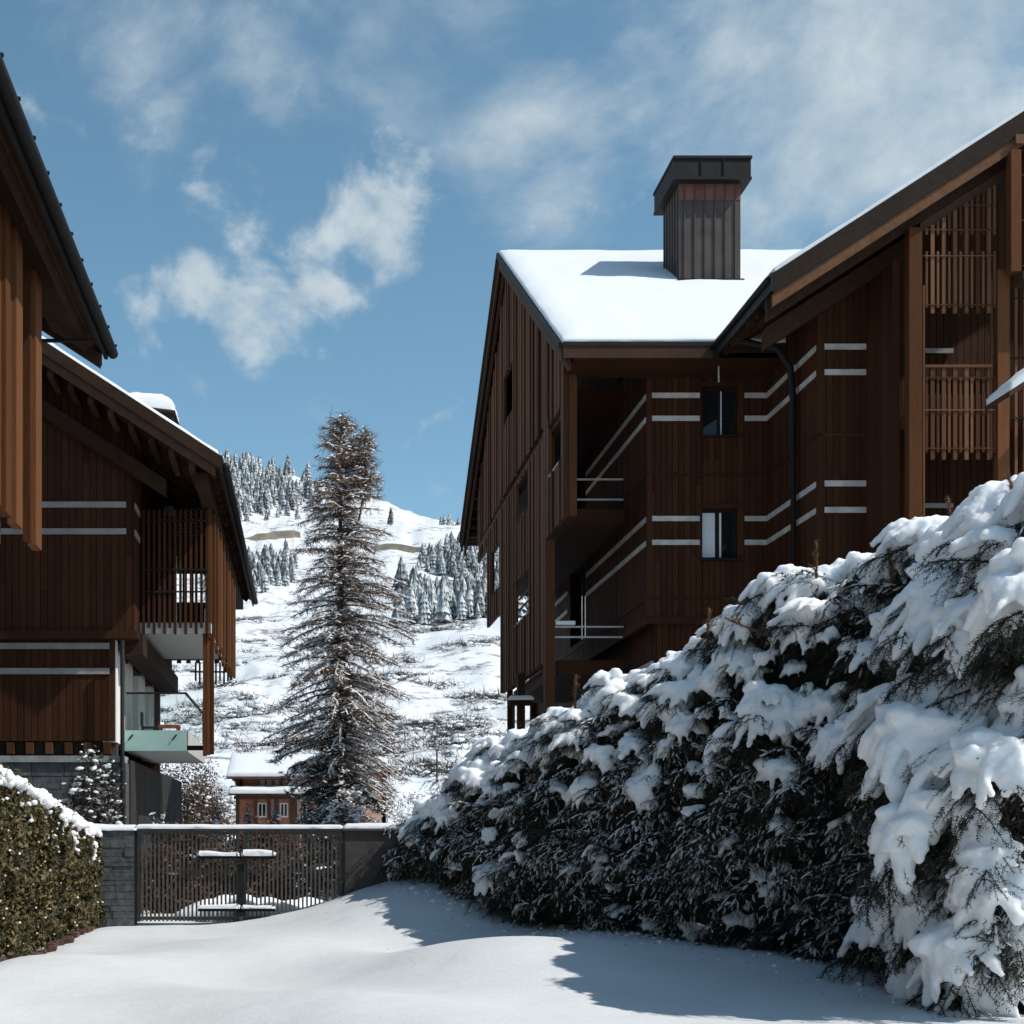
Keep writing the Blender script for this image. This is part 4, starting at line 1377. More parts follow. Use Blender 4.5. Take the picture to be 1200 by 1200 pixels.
def bough_template(seed, step, nlen, nwid, per, ntw=13, droop=0.42):
    """a spruce bough, 1 m long along +x: dark needle sprays and a light broken dusting of snow"""
    r = np.random.default_rng(seed)
    foliage, dust = [], []
    up = np.array([0, 0, 1.0])
    ax = polyline(np.zeros(3), np.array([1, 0, 0.10 + r.normal() * 0.05]), 1.0, droop, 8)
    ax[:, 1] += 0.10 * np.sin(np.linspace(0, 3, 8) + r.random() * 6) * np.linspace(0, 1, 8)
    foliage.append(needles(ax, step, nlen, nwid, r, per))
    foliage.append(closed_tube(ax, np.linspace(0.013, 0.004, 8), 4))

    def lumps(tw, rad, keep):
        q = resample(tw, 0.05)
        k = 0
        while k < len(q) - 2:
            n = int(r.integers(2, 5))
            seg = q[k:k + n]
            if len(seg) >= 2 and r.random() < keep:
                seg = seg + up * rad * 0.7 + r.normal(size=seg.shape) * 0.004
                rr = rad * (0.6 + 0.8 * r.random()) * np.interp(np.linspace(0, 1, len(seg)), [0, 0.5, 1], [0.6, 1.0, 0.55])
                dust.append(closed_tube(seg, rr, 5, 0.7))
            k += n
    lumps(ax[2:], 0.026, 0.75)
    for i in range(ntw):
        t = 0.10 + 0.90 * i / ntw
        o = np.array([np.interp(t, np.linspace(0, 1, 8), ax[:, k]) for k in range(3)])
        sgn = 1 if i % 2 else -1
        a = math.radians(36 + r.random() * 34)
        L = (0.40 * (1 - 0.62 * t) + 0.10) * (0.6 + 0.7 * r.random())
        d = np.array([math.cos(a), sgn * math.sin(a), 0.02 + r.normal() * 0.14])
        tw = polyline(o, d, L, 0.6 + 0.7 * r.random(), 6)
        tw[:, :2] += (r.normal(size=2) * 0.10 * L)[None, :] * (np.linspace(0, 1, 6) ** 2)[:, None]
        foliage.append(needles(tw, step, nlen, nwid, r, per))
        foliage.append(closed_tube(tw, np.linspace(0.006, 0.002, 6), 3))
        lumps(tw[1:], 0.020, 0.6)
        for j in range(4):
            tt = 0.22 + 0.2 * j + 0.1 * r.random()
            o2 = np.array([np.interp(tt, np.linspace(0, 1, 6), tw[:, k]) for k in range(3)])
            s2 = 1 if j % 2 else -1
            ca, sa = math.cos(a + s2 * 0.8), math.sin(a + s2 * 0.8)
            d2 = np.array([ca, sgn * sa, -0.25 + r.normal() * 0.25])
            q = polyline(o2, d2, L * 0.45 * (0.6 + 0.7 * r.random()), 0.7, 4)
            foliage.append(needles(q, step, nlen, nwid, r, per))
            if r.random() < 0.4:
                lumps(q, 0.015, 0.6)
    return cat(foliage), cat(dust)


def pad_template(seed):
    """a load of snow on a bough: a lumpy dome out of which rounded fingers droop along the side twigs"""
    r = np.random.default_rng(seed)
    parts = []
    nl = 10
    for k in range(nl):
        a = r.random() * 6.28; d = 0.26 * math.sqrt(r.random())
        c = np.array([0.34 + d * math.cos(a) * 1.15, d * math.sin(a) * 1.1, 0.05 - 0.30 * max(0, d * math.cos(a)) + 0.02 * r.normal()])
        s = np.array([0.19, 0.165, 0.105]) * (0.7 + 0.6 * r.random())
        parts.append((orient(ICO1_V * s, c, r.random() * 6, 0.15 * r.normal() - 0.2, 0, 1.0), ICO1_T))
    nf = 11
    for k in range(nf):
        a = math.radians(-95 + 190 * (k + 0.3 * r.normal()) / (nf - 1))
        L = (0.22 + 0.08 * math.cos(a)) * (0.35 + 0.95 * r.random())
        o = np.array([0.36 + 0.17 * math.cos(a), 0.18 * math.sin(a), 0.02])
        p = polyline(o, np.array([math.cos(a) * 0.95, math.sin(a), -0.22 + 0.1 * r.normal()]), L, 0.65 + 0.5 * r.random(), 6)
        rad = np.interp(np.linspace(0, 1, 6), [0, 0.4, 0.8, 1], [0.098, 0.090, 0.064, 0.036]) * (0.7 + 0.55 * r.random())
        parts.append(closed_tube(p, rad, 7, 0.75))
        if r.random() < 0.6:
            q = polyline(p[3], np.array([math.cos(a + 0.8 * r.normal()), math.sin(a + 0.8 * r.normal()), -0.6]), 0.14, 0.4, 4)
            parts.append(closed_tube(q, np.array([0.045, 0.042, 0.034, 0.02]), 6, 0.8))
    parts.append(closed_tube(polyline(np.array([0.0, 0, -0.02]), np.array([1, 0, 0.12]), 0.4, 0.1, 4), np.array([0.05, 0.08, 0.10, 0.10]), 7, 0.7))
    return cat(parts)


def orient(V, origin, yaw, pitch, roll, scale):
    M = np.array((Matrix.Rotation(yaw, 3, 'Z') @ Matrix.Rotation(-pitch, 3, 'Y') @ Matrix.Rotation(roll, 3, 'X')))
    return (V * scale) @ M.T + np.asarray(origin)


BOUGH_NEAR = [bough_template(100 + k, 0.020, 0.034, 0.0042, 3) for k in range(6)]
BOUGH_FAR = [bough_template(200 + k, 0.034, 0.042, 0.0060, 3, 11) for k in range(6)]
PADS = [pad_template(300 + k) for k in range(9)]

# ------------------------------------------------------------------ the tall spruce hedge on the right
# foot of the face towards the lane (x, y), crest height above eye level
HP = np.array([(1.55, 24.75), (2.55, 22.3), (3.75, 19.6), (4.95, 17.6), (6.05, 15.9), (6.30, 14.3), (5.88, 12.9), (6.0, 12.25)])
HT = np.array([1.22, 1.88, 2.50, 3.20, 3.62, 3.50, 3.15, 2.95])
HS = np.concatenate([[0], np.cumsum(np.linalg.norm(np.diff(HP, axis=0), axis=1))])


def hedge_at(s):
    x = np.interp(s, HS, HP[:, 0]); y = np.interp(s, HS, HP[:, 1])
    e = 0.6
    t = np.array([np.interp(s + e, HS, HP[:, 0]) - np.interp(s - e, HS, HP[:, 0]), np.interp(s + e, HS, HP[:, 1]) - np.interp(s - e, HS, HP[:, 1])])
    t /= np.linalg.norm(t)
    n = np.array([t[1], -t[0]])          # candidate normal
    if n[0] > 0:
        n = -n                            # towards the lane (left)
    top = np.interp(s, HS, HT) + 0.22 * fbm(s * 0.9, 2.2, 0.4, 3)
    return x, y, n, top


def hedge_surf(s, q):
    """q 0..1 up the lane face, 1..2 over the crest and back; returns point, outward dir (3d), height fraction"""
    x, y, n, top = hedge_at(s)
    zb = ground_z(x, y) - 0.02
    H = top - zb
    if q < 1:
        hf = q * 0.82
        lean = {True: 1.35, False: 1.45}[s > 8.0]
        off = 0.10 - 0.30 * math.sin(min(1, q / 0.66) * math.pi) * 0.6 + lean * max(0, q - 0.45) ** 1.6
        out = np.array([n[0], n[1], 0.15 + 0.5 * q * q])
    else:
        k = q - 1
        hf = 0.82 + 0.18 * math.sin(min(1, k / 0.5) * math.pi / 2)
        off = 0.10 + {True: 1.35, False: 1.45}[s > 8.0] * 0.55 ** 1.6 + 1.35 * k
        out = np.array([n[0] * (1 - k), n[1] * (1 - k), 0.65 + 0.5 * k])
    off += 0.14 * fbm(s * 1.1, q * 2.5, 9.0, 3)
    out /= np.linalg.norm(out)
    p = np.array([x - n[0] * off, y - n[1] * off, zb + H * hf])
    return p, out, hf, n


SPRUCES = [
    (0.0, 2.7, 'low snow-capped spruce at the far end of the hedge beside the gate pier'),
    (2.7, 5.3, 'spruce in the hedge, second from the gate, dark face dusted with snow'),
    (5.3, 8.1, 'spruce in the middle of the hedge with white cap below the corner window'),
    (8.1, 10.6, 'tall spruce in the hedge with thick snow shoulders and rusty shoots'),
    (10.6, 12.3, 'tallest snow-laden spruce under the lath loggia at the right edge'),
    (12.3, 13.9, 'nearest spruce with heavy drooping snow boughs in the lower right corner'),
]


def build_spruce(idx, s0, s1, label):
    r = np.random.default_rng(500 + idx)
    sm = (s0 + s1) / 2
    x, y, n, top = hedge_at(sm)
    cx, cy = x - n[0] * 1.1, y - n[1] * 1.1
    gz = ground_z(cx, cy)
    root = thing('spruce', label, 'spruce', (cx, cy, gz), 'spruces of the tall hedge')
    MB().tube([(cx, cy, gz - 0.3), (cx + 0.03, cy, gz + (top - gz) * 0.4), (cx, cy + 0.02, gz + (top - gz) * 0.72)], [0.13, 0.09, 0.03], 8).build('trunk', 'bark', root, True)
    near = s0 > 7.5
    T = BOUGH_NEAR if near else BOUGH_FAR
    fol, dus, hea = NB(), NB(), NB()
    # inner hull behind the boughs: dark colour stands for shade, stops light passing
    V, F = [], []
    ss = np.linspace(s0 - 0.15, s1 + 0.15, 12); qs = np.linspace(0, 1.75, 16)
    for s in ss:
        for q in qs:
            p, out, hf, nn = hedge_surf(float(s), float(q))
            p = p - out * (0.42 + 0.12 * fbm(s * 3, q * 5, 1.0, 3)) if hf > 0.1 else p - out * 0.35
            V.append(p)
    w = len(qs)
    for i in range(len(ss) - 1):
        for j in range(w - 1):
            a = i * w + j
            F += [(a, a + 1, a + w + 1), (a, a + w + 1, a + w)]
    np_mesh('shade_hull', np.array(V), np.array(F), 'inner', root, None, True)
    area = (s1 - s0) * (top - gz + 1.6)
    nb = int(area * (15 if near else 18))

    def load_at(s, q, hf):
        load = np.interp(hf, [0.0, 0.35, 0.58, 0.72, 1.0], [0.05, 0.16, 0.42, 0.90, 1.0])
        if idx == 3:
            load = np.interp(hf, [0.0, 0.30, 0.5, 0.7, 1.0], [0.08, 0.22, 0.50, 0.92, 1.0])
        if idx == 4:
            load = np.interp(hf, [0.0, 0.2, 0.42, 0.7, 1.0], [0.22, 0.42, 0.62, 0.88, 1.0])
        if idx == 5:
            load = np.interp(hf, [0.0, 0.3, 0.5, 0.8, 1.0], [0.72, 0.76, 0.78, 0.9, 1.0])
        return load + 0.42 * fbm(s * 0.85, q * 3, 6.0, 2)

    # dark boughs everywhere, thinly dusted where they are sheltered
    for k in range(nb):
        s = s0 + (s1 - s0) * (k + r.random()) / nb
        q = r.random() * 1.5
        p, out, hf, nn = hedge_surf(s, q)
        load = load_at(s, q, hf) + r.normal() * 0.12
        p = p - out * (0.34 + 0.18 * r.random())
        yaw = math.atan2(out[1], out[0]) + r.normal() * 0.85
        if q > 1.15:
            yaw = math.atan2(nn[1], nn[0]) + r.normal() * 1.4
        pitch = math.asin(max(-0.9, min(0.9, out[2]))) * 0.35 + r.normal() * 0.28 - 0.10
        sc = (0.55 + 0.35 * r.random()) * (1.05 if near else 0.86)
        if load > 0.55:
            sc *= 0.88; pitch -= 0.1
        tf, td = T[r.integers(len(T))]
        roll = r.normal() * 0.35
        fol.add(orient(tf[0], p, yaw, pitch, roll, sc), tf[1], float(np.clip(0.40 + 0.28 * r.normal(), 0, 1)))
        if 0.55 + 0.5 * load + 0.9 * fbm(s * 1.6, q * 4.5, 2.0, 3) > r.random() and load < 0.8:
            dus.add(orient(td[0], p + np.array([0, 0, 0.004]), yaw, pitch, roll, sc), td[1])
    # loads of snow on the crest and on the outer boughs
    npad = int(area * (8.5 if near else 16))
    for k in range(npad):
        s = s0 + (s1 - s0) * (k + r.random()) / npad
        q = r.random() * 1.6
        p, out, hf, nn = hedge_surf(s, q)
        load = load_at(s, q, hf) + r.normal() * 0.16
        if load < 0.56:
            continue
        base = (0.62 if near else 0.46) * (1.45 if idx >= 4 else 1.08)
        sc = base * (0.6 + 1.0 * r.random() ** 1.6)
        yaw = math.atan2(nn[1], nn[0]) + r.normal() * (0.95 if q < 1 else 1.8)
        pitch = -0.22 * (q < 0.9) - 0.03 + r.normal() * 0.22
        p = p - out * (0.16 + 0.10 * r.random()) + np.array([0, 0, 0.03])
        v, t = PADS[r.integers(len(PADS))]
        hea.add(orient(v, p, yaw, pitch, r.normal() * 0.2, sc), t)
        tf, td = T[r.integers(len(T))]
        fol.add(orient(tf[0], p - np.array([0, 0, 0.09 * sc]), yaw, pitch - 0.1, 0, sc * 0.92), tf[1], float(np.clip(0.4 + 0.2 * r.normal(), 0, 1)))
    nsm = int(area * (9.0 if near else 10.0))
    for k in range(nsm):
        s = s0 + (s1 - s0) * (k + r.random()) / nsm
        q = 0.02 + r.random() * 0.95
        p, out, hf, nn = hedge_surf(s, q)
        if load_at(s, q, hf) > 0.6 or fbm(s * 1.4, q * 4.0, 12.0, 2) < -0.05:
            continue
        sc = (0.13 + 0.30 * r.random() ** 2.2) * (1.15 if near else 1.0)
        yaw = math.atan2(nn[1], nn[0]) + r.normal() * 0.9
        p = p - out * (0.05 + 0.16 * r.random())
        v, t = PADS[r.integers(len(PADS))]
        hea.add(orient(v * np.array([1, 1, 0.62]), p, yaw, -0.38 + r.normal() * 0.25, r.normal() * 0.3, sc), t)
    fol.build('needles', 'needles', root, False, 'stuff')
    if dus.n:
        dus.build('snow_dusting', 'snow_bough', root, True, 'stuff')
    if hea.n:
        remeshed('snow_load', np.concatenate(hea.V), np.concatenate(hea.T), 'snow_bough', root, 0.021 if near else 0.026, 3, 'stuff', 0.5, 0.022)
    return root


ROOTS = [build_spruce(i, *a) for i, a in enumerate(SPRUCES)]


def shoot(root, base, tip, seed):
    r = np.random.default_rng(seed)
    nb = NB()
    p = np.array([base, (np.array(base) + np.array(tip)) / 2 + r.normal(size=3) * 0.015, tip])
    v, t = closed_tube(resample(p, 0.06), np.linspace(0.016, 0.008, len(resample(p, 0.06))), 5); nb.add(v, t, 0.35)
    v, t = needles(p, 0.012, 0.045, 0.006, r, 5); nb.add(v, t, r.random(len(v)))
    for k in range(4):
        a = p[1] + (p[2] - p[1]) * r.random() * 0.7
        b_ = a + np.array([r.normal() * 0.05, r.normal() * 0.05, 0.07])
        v, t = needles(np.array([a, b_]), 0.012, 0.035, 0.005, r, 4); nb.add(v, t, r.random(len(v)))
    nb.build('leader_shoot', 'shoot', root, False, 'stuff')


def at(x, y, Y):
    return ((x - PX) / FPX * Y, Y, (PY - y) / FPX * Y)


for (ri, s_, q_, dx, dz) in ((3, 9.0, 1.12, 0.02, 0.50), (3, 9.9, 1.1, -0.05, 0.34), (4, 10.9, 1.12, -0.10, 0.52), (4, 11.35, 1.2, 0.03, 0.36), (4, 12.1, 1.1, -0.08, 0.46),
                             (5, 12.6, 1.2, 0.05, 0.42), (5, 13.1, 1.15, 0.02, 0.5), (3, 8.6, 0.98, -0.55, 0.14), (2, 7.2, 1.15, 0.03, 0.3), (1, 4.4, 1.15, 0.02, 0.26)):
    p, out, hf, nn = hedge_surf(s_, q_)
    shoot(ROOTS[ri], tuple(p - np.array([0, 0, 0.1])), (p[0] + dx * 1.2, p[1] + 0.02, p[2] + dz + (0.17 if dz > 0.2 else 0.03)), int(s_ * 100))


# ------------------------------------------------------------------ clipped leafy hedge on the left
def leaf_cloud(pts, nrm, size, r, jitter=0.8):
    n = len(pts)
    d = nrm + r.normal(size=(n, 3)) * jitter; d /= np.linalg.norm(d, axis=1, keepdims=True)
    a = np.cross(d, r.normal(size=(n, 3))); a /= np.linalg.norm(a, axis=1, keepdims=True)
    b = np.cross(d, a)
    s = size * (0.6 + 0.8 * r.random((n, 1)))
    V = np.concatenate([pts - a * s, pts - b * s * 0.45, pts + a * s, pts + b * s * 0.45], 0)
    i = np.arange(n)
    T = np.concatenate([np.stack([i, i + n, i + 2 * n], 1), np.stack([i, i + 2 * n, i + 3 * n], 1)])
    tn = np.tile(r.random(n), 4)
    return V, T, tn


def left_hedge():
    r = np.random.default_rng(77)
    h = thing('hedge', 'clipped leafy green-brown hedge topped with snow at the lower left', 'hedge', (-4.7, 20, -1.65))
    Y0, Y1 = 12.0, 24.85

    def top(y):
        return np.interp(y, [12, 17, 19, 21, 23, 24.9], [1.1, 1.0, 0.86, 0.62, 0.34, 0.10]) + 0.08 * fbm(y * 1.3, 1.0, 2.0, 3)

    def face(y, z):
        return -4.02 + 0.018 * (y - 19) * 3.4 + 0.17 * fbm(y * 1.7, z * 2.1, 3.0, 5)
    # inner hull, coloured dark for the shade inside the hedge
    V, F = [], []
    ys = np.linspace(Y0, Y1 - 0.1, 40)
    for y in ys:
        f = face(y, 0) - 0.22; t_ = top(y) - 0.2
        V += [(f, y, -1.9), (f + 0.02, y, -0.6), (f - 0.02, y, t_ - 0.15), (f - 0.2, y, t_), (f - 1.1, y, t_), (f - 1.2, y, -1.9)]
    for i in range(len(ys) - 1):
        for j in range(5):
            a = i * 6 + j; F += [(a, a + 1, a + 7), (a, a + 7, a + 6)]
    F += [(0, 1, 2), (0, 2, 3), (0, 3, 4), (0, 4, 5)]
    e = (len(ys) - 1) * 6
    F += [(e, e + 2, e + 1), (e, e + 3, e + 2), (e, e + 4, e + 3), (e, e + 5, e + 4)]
    np_mesh('shade_hull', np.array(V), np.array(F), 'inner', h, None, True)
    P, N_ = [], []
    for k in range(30000):
        y = Y0 + (Y1 - Y0) * r.random(); y = y if r.random() < 0.25 else 17 + (Y1 - 17) * r.random()
        z0 = ground_z(-4.0, y) + 0.06; zt = top(y)
        z = z0 + (zt - z0) * r.random()
        roll = max(0, (z - (zt - 0.3)) / 0.3)
        if fbm(y * 3.1, z * 3.1, 21.0, 3) < -0.34 and r.random() < 0.75:
            continue
        P.append((face(y, z) - 0.16 * r.random() ** 1.5 - 0.22 * roll ** 2 + 0.05 * fbm(y * 6, z * 6, 2.0, 2), y, z)); N_.append((1, -0.3, 0.35))
    for k in range(9000):
        y = 15 + (Y1 - 15) * r.random()
        P.append((face(y, 1) - 0.15 - 1.0 * r.random(), y, top(y) - 0.02 + 0.05 * r.normal())); N_.append((0.2, -0.2, 1))
    for k in range(5000):
        zz = -1.55 + (top(Y1) + 1.55) * r.random()
        P.append((face(Y1, zz) - 1.1 * r.random(), Y1 + 0.04 * r.normal(), zz)); N_.append((0, 1, 0.2))
    V, T, tn = leaf_cloud(np.array(P), np.array(N_, float), 0.046, r, 1.0)
    np_mesh('leaves', V, T, 'hedge_leaf', h, tn, False, 'stuff')
    tw = NB()
    for k in range(420):
        y = 15 + 9.7 * r.random(); z = -1.45 + (top(y) + 1.3) * r.random()
        x = face(y, z)
        p = np.array([(x - 0.12, y, z - 0.05), (x - 0.02, y + 0.05 * r.normal(), z + 0.03), (x + 0.05, y + 0.10 * r.normal(), z + 0.10 * r.random())])
        v, t_ = closed_tube(p, np.array([0.008, 0.006, 0.003]), 4); tw.add(v, t_, 0.4)
    tw.build('bare_twigs', 'bark', h, False, 'stuff')
    # sprigs standing up out of the top
    nb = NB()
    for k in range(70):
        y = 16.5 + 8.2 * r.random(); x = face(y, 1) - 0.15 - 0.6 * r.random()
        L = 0.12 + 0.18 * r.random()
        p = np.array([(x, y, top(y)), (x + r.normal() * 0.05, y + r.normal() * 0.05, top(y) + L)])
        q = resample(p, 0.03)
        v, t_, tt = leaf_cloud(q + r.normal(size=q.shape) * 0.012, np.tile([0.3, -0.5, 0.5], (len(q), 1)), 0.035, r)
        nb.add(v, t_, tt)
    nb.build('sprigs', 'hedge_leaf', h, False, 'stuff')
    # lumpy snow on top, breaking up down the shoulder
    parts = []
    for k in range(1500):
        y = 15.5 + 9.3 * r.random()
        u = r.random()
        x = face(y, 1) - 0.02 - 0.85 * u ** 0.8
        z = top(y) + 0.02 + 0.06 * r.random() - 0.16 * max(0, 1 - u * 5)
        if u < 0.12 and r.random() < 0.55:
            continue
        s = np.array([0.06 + 0.14 * r.random() ** 2, 0.07 + 0.18 * r.random() ** 2, 0.04 + 0.085 * r.random()])
        parts.append((ICO1_V * s + np.array([x, y, z]), ICO1_T))
    for k in range(200):
        y = 16 + 8.8 * r.random(); z = top(y) - 0.02 - 0.55 * r.random() ** 2.2
        s = np.array([0.03, 0.06, 0.022]) * (0.5 + 1.3 * r.random())
        parts.append((ICO1_V * s + np.array([face(y, z) - 0.0, y, z]), ICO1_T))
    V, T = cat(parts)
    remeshed('snow_load', V, T, 'snow_bough', h, 0.022, 2, 'stuff', 0.5, 0.03)
    parts = []
    for k in range(260):
        y = 15 + 9.8 * r.random(); z = -1.5 + (top(y) + 1.3) * r.random()
        s = np.array([0.012, 0.02, 0.010]) * (0.4 + 1.6 * r.random() ** 2)
        parts.append((ICO1_V * s + np.array([face(y, z) + 0.005, y, z]), ICO1_T))
    V, T = cat(parts)
    np_mesh('snow_flecks', V, T, 'snow_bough', h, None, True, 'stuff')
    k = thing('brick_kerb', 'row of red-brown kerb bricks along the foot of the left hedge', 'kerb', (-3.9, 19, -1.7))
    y = 15.0
    while y < 23.5:
        x = face(y, -1.5) + 0.10
        z = ground_z(x + 0.05, y)
        piece('brick', 'brick', k, (x, y + 0.11, z + 0.005 + 0.03 * fbm(y * 1.5, 0.3, 0.9, 3)), (0.11, 0.215, 0.13), (0, 0.05 * r.normal(), 0.06 + 0.04 * r.normal()))
        y += 0.235


left_hedge()


# ------------------------------------------------------------------ trees and shrubs behind the gate
def conifer(root_name, label, cat_, base, H, prof, seed, nwh, snow_amt, brown_from, second=None, group=None, twig=0.42, gaps=0.0):
    """tapered trunk, whorled drooping branches with hanging twigs, snow lying on the branches"""
    r = np.random.default_rng(seed)
    x, y, z = base
    root = thing(root_name, label, cat_, base, group)
    tr = MB().tube([(x, y, z - 0.4), (x + 0.04, y, z + H * 0.35), (x - 0.03, y, z + H * 0.7), (x, y, z + H)], [H * 0.0155, H * 0.0115, H * 0.006, 0.02], 8)
    tr.build('trunk', 'bark', root, True)
    if second:
        (h0, dx, h1) = second
        MB().tube([(x, y, z + H * h0), (x + dx * 0.75, y - 0.1, z + H * (h0 + 0.05)), (x + dx, y - 0.1, z + H * (h0 + 0.12)), (x + dx * 1.06, y, z + H * h1)], [0.06, 0.055, 0.045, 0.012], 6).build('second_leader', 'bark', root, True)
    brown, dark, sn, wood_ = NB(), NB(), NB(), NB()
    axes = [(x, y, 0.03, 1.0, 1.0)]
    if second:
        axes.append((x + second[1], y, second[0] + 0.10, second[2], 0.42))
    for (ax_, ay_, f0, f1, wsc) in axes:
        n = int(nwh * (f1 - f0) * (1 if wsc == 1 else 0.9))
        for k in range(n):
            f = f0 + (f1 - f0) * (k + r.random()) / n
            hz = z + H * f
            tw_ = twig * np.interp(f, [0, 0.7, 1], [1.0, 1.0, 1.25])
            rad = np.interp(f, prof[0], prof[1]) * wsc
            if wsc < 1:
                rad = 0.95 * (1 - (f - f0) / (f1 - f0)) + 0.25
            if r.random() < gaps * np.interp(f, [0, 0.35, 0.55, 0.75, 0.9, 1], [0.0, 0.3, 0.8, 1.0, 0.85, 0.5]):
                continue
            yaw = r.random() * 2 * np.pi
            L = rad * (0.45 + 0.6 * r.random()) * (1.0 + 0.55 * fbm(math.cos(yaw) * 1.3, math.sin(yaw) * 1.3, f * 7.0, 3))
            L = min(L, rad * 1.12)
            d = np.array([math.cos(yaw), math.sin(yaw), np.interp(f, [0, 0.5, 0.85, 1], [-0.12, 0.0, 0.25, 0.9]) + 0.1 * r.normal()])
            p = polyline(np.array([ax_, ay_, hz]), d, L, 0.22 + 0.12 * r.random(), 6)
            v, t = closed_tube(p, np.linspace(0.035, 0.008, 6) * (0.6 + 0.4 * wsc), 4); wood_.add(v, t, 0.3)
            isb = f + 0.10 * r.normal() > brown_from(f, yaw)
            tgt = brown if isb else dark
            q = resample(p, 0.11 if isb else 0.12)[1:]
            m = len(q) * (6 if isb else 6)
            if m == 0:
                continue
            o = np.repeat(q, m // len(q), 0)
            hd = np.stack([r.normal(size=m) * 0.75 + d[0] * 0.5, r.normal(size=m) * 0.75 + d[1] * 0.5, -0.35 + 0.5 * r.normal(size=m) - (0.15 if not isb else 0)], 1)
            hd /= np.linalg.norm(hd, axis=1, keepdims=True)
            ln = tw_ * (0.4 + 0.8 * r.random((m, 1))) * (0.9 if isb else 0.85)
            w = np.cross(hd, r.normal(size=(m, 3))); w /= np.linalg.norm(w, axis=1, keepdims=True)
            wid = (0.013 if isb else 0.030) * (0.7 + 0.6 * r.random((m, 1)))
            v, t = quad_strip_tris(o, o + hd * ln, w * wid); tgt.add(v, t, np.tile(r.random(m), 3))
            # forked side twigs
            o2 = o + hd * ln * 0.5; m2 = len(o2)
            hd2 = hd + r.normal(size=(m2, 3)) * 0.7; hd2 /= np.linalg.norm(hd2, axis=1, keepdims=True)
            w = np.cross(hd2, r.normal(size=(m2, 3))); w /= np.linalg.norm(w, axis=1, keepdims=True)
            v, t = quad_strip_tris(o2, o2 + hd2 * ln * 0.55, w * wid * 0.8); tgt.add(v, t, np.tile(r.random(m2), 3))
            # snow on the branch and on its sprays
            sa = snow_amt(f)
            if r.random() < sa:
                v, t = closed_tube(p[1:] + np.array([0, 0, 0.035]), np.interp(np.linspace(0, 1, 5), [0, 0.5, 1], [0.03, 0.05, 0.025]) * (0.6 + 0.7 * r.random()), 5, 0.6); sn.add(v, t)
            ns = r.poisson(sa * len(q) * 1.3)
            for _ in range(ns):
                j = r.integers(m)
                c = o[j] + hd[j] * ln[j] * (0.3 + 0.4 * r.random()) + np.array([0, 0, 0.03])
                yw = math.atan2(hd[j, 1], hd[j, 0])
                s = np.array([0.13, 0.05, 0.022]) * (0.4 + 0.9 * r.random())
                sn.add(orient(ICO1_V * s, c, yw, -0.35, 0, 1.0), ICO1_T)
    wood_.build('branches', 'bark', root, False, 'stuff')
    if brown.n:
        brown.build('bare_twigs', 'larch', root, False, 'stuff')
    if dark.n:
        dark.build('needle_sprays', 'spruce_dark', root, False, 'stuff')
    if sn.n:
        sn.build('snow', 'snow_bough', root, True, 'stuff')
    return root


conifer('larch_tree', 'tall larch-like conifer with snowy branches between the two chalets', 'tree', (1.35, 58.0, -2.2), 19.3,
        ([0, 0.10, 0.20, 0.27, 0.36, 0.5, 0.62, 0.75, 0.85, 0.93, 1.0], [0.9, 1.2, 1.7, 2.5, 2.9, 2.95, 2.65, 2.3, 1.85, 1.3, 0.4]), 5, 860,
        lambda f: np.interp(f, [0, 0.3, 0.6, 0.8, 1.0], [1.0, 1.0, 0.9, 0.6, 0.3]),
        lambda f, yaw: 0.30 - 0.30 * max(0, math.cos(yaw - 0.2)), (0.74, 1.0, 0.975), gaps=0.48)


def shrub(name, label, cat_, base, rx, ry, hz, mat, n, snow_n, seed, size=0.05, group=None, stems=6, ssz=0.09, cone=0.0):
    r = np.random.default_rng(seed)
    root = thing(name, label, cat_, base, group)
    b = np.array(base)
    mb = MB()
    for k in range(stems):
        a = r.random() * 6.28
        tip = b + np.array([math.cos(a) * rx * 0.6 * r.random(), math.sin(a) * ry * 0.6 * r.random(), hz * (0.6 + 0.35 * r.random())])
        mid = (b + tip) / 2 + np.array([r.normal() * 0.06 * rx, r.normal() * 0.06 * ry, 0])
        mb.tube([b - np.array([0, 0, 0.2]), mid, tip], [0.03 + 0.012 * hz / 2, 0.02, 0.006], 5)
    mb.build('stems', 'bark', root, False, 'stuff')
    # leaves gathered in clumps so the outline stays ragged
    nc = max(8, n // 110)
    C = []
    while len(C) < nc:
        p = r.uniform(-1, 1, 3)
        zf = (p[2] + 1) / 2
        lim = (1 - cone * zf)
        if (p[0] / lim) ** 2 + (p[1] / lim) ** 2 + (p[2] ** 2 if not cone else 0) < 1:
            C.append((p[0] * rx, p[1] * ry, zf * hz))
    C = np.array(C) + b
    idx = r.integers(0, nc, n)
    P = C[idx] + r.normal(size=(n, 3)) * np.array([rx, ry, hz * 0.5]) * 0.15
    P[:, 2] = np.maximum(P[:, 2], b[2] + 0.02)
    V, T, tn = leaf_cloud(P, np.tile([0.3, -0.3, 0.6], (n, 1)), size, r, 1.2)
    np_mesh('leaves', V, T, mat, root, tn, False, 'stuff')
    if snow_n:
        parts = []
        for k in range(snow_n):
            c = C[r.integers(nc)] + r.normal(size=3) * np.array([rx, ry, hz * 0.3]) * 0.16 + np.array([0, 0, 0.06 * hz])
            c[2] = max(c[2], b[2] + 0.05)
            s = np.array([1.4, 1.0, 0.5]) * ssz * (0.3 + 1.3 * r.random() ** 2)
            parts.append((orient(ICO1_V * s, c, r.random() * 6, r.normal() * 0.3, 0, 1.0), ICO1_T))
        V, T = cat(parts)
        np_mesh('snow', V, T, 'snow_bough', root, None, True, 'stuff')
    return root


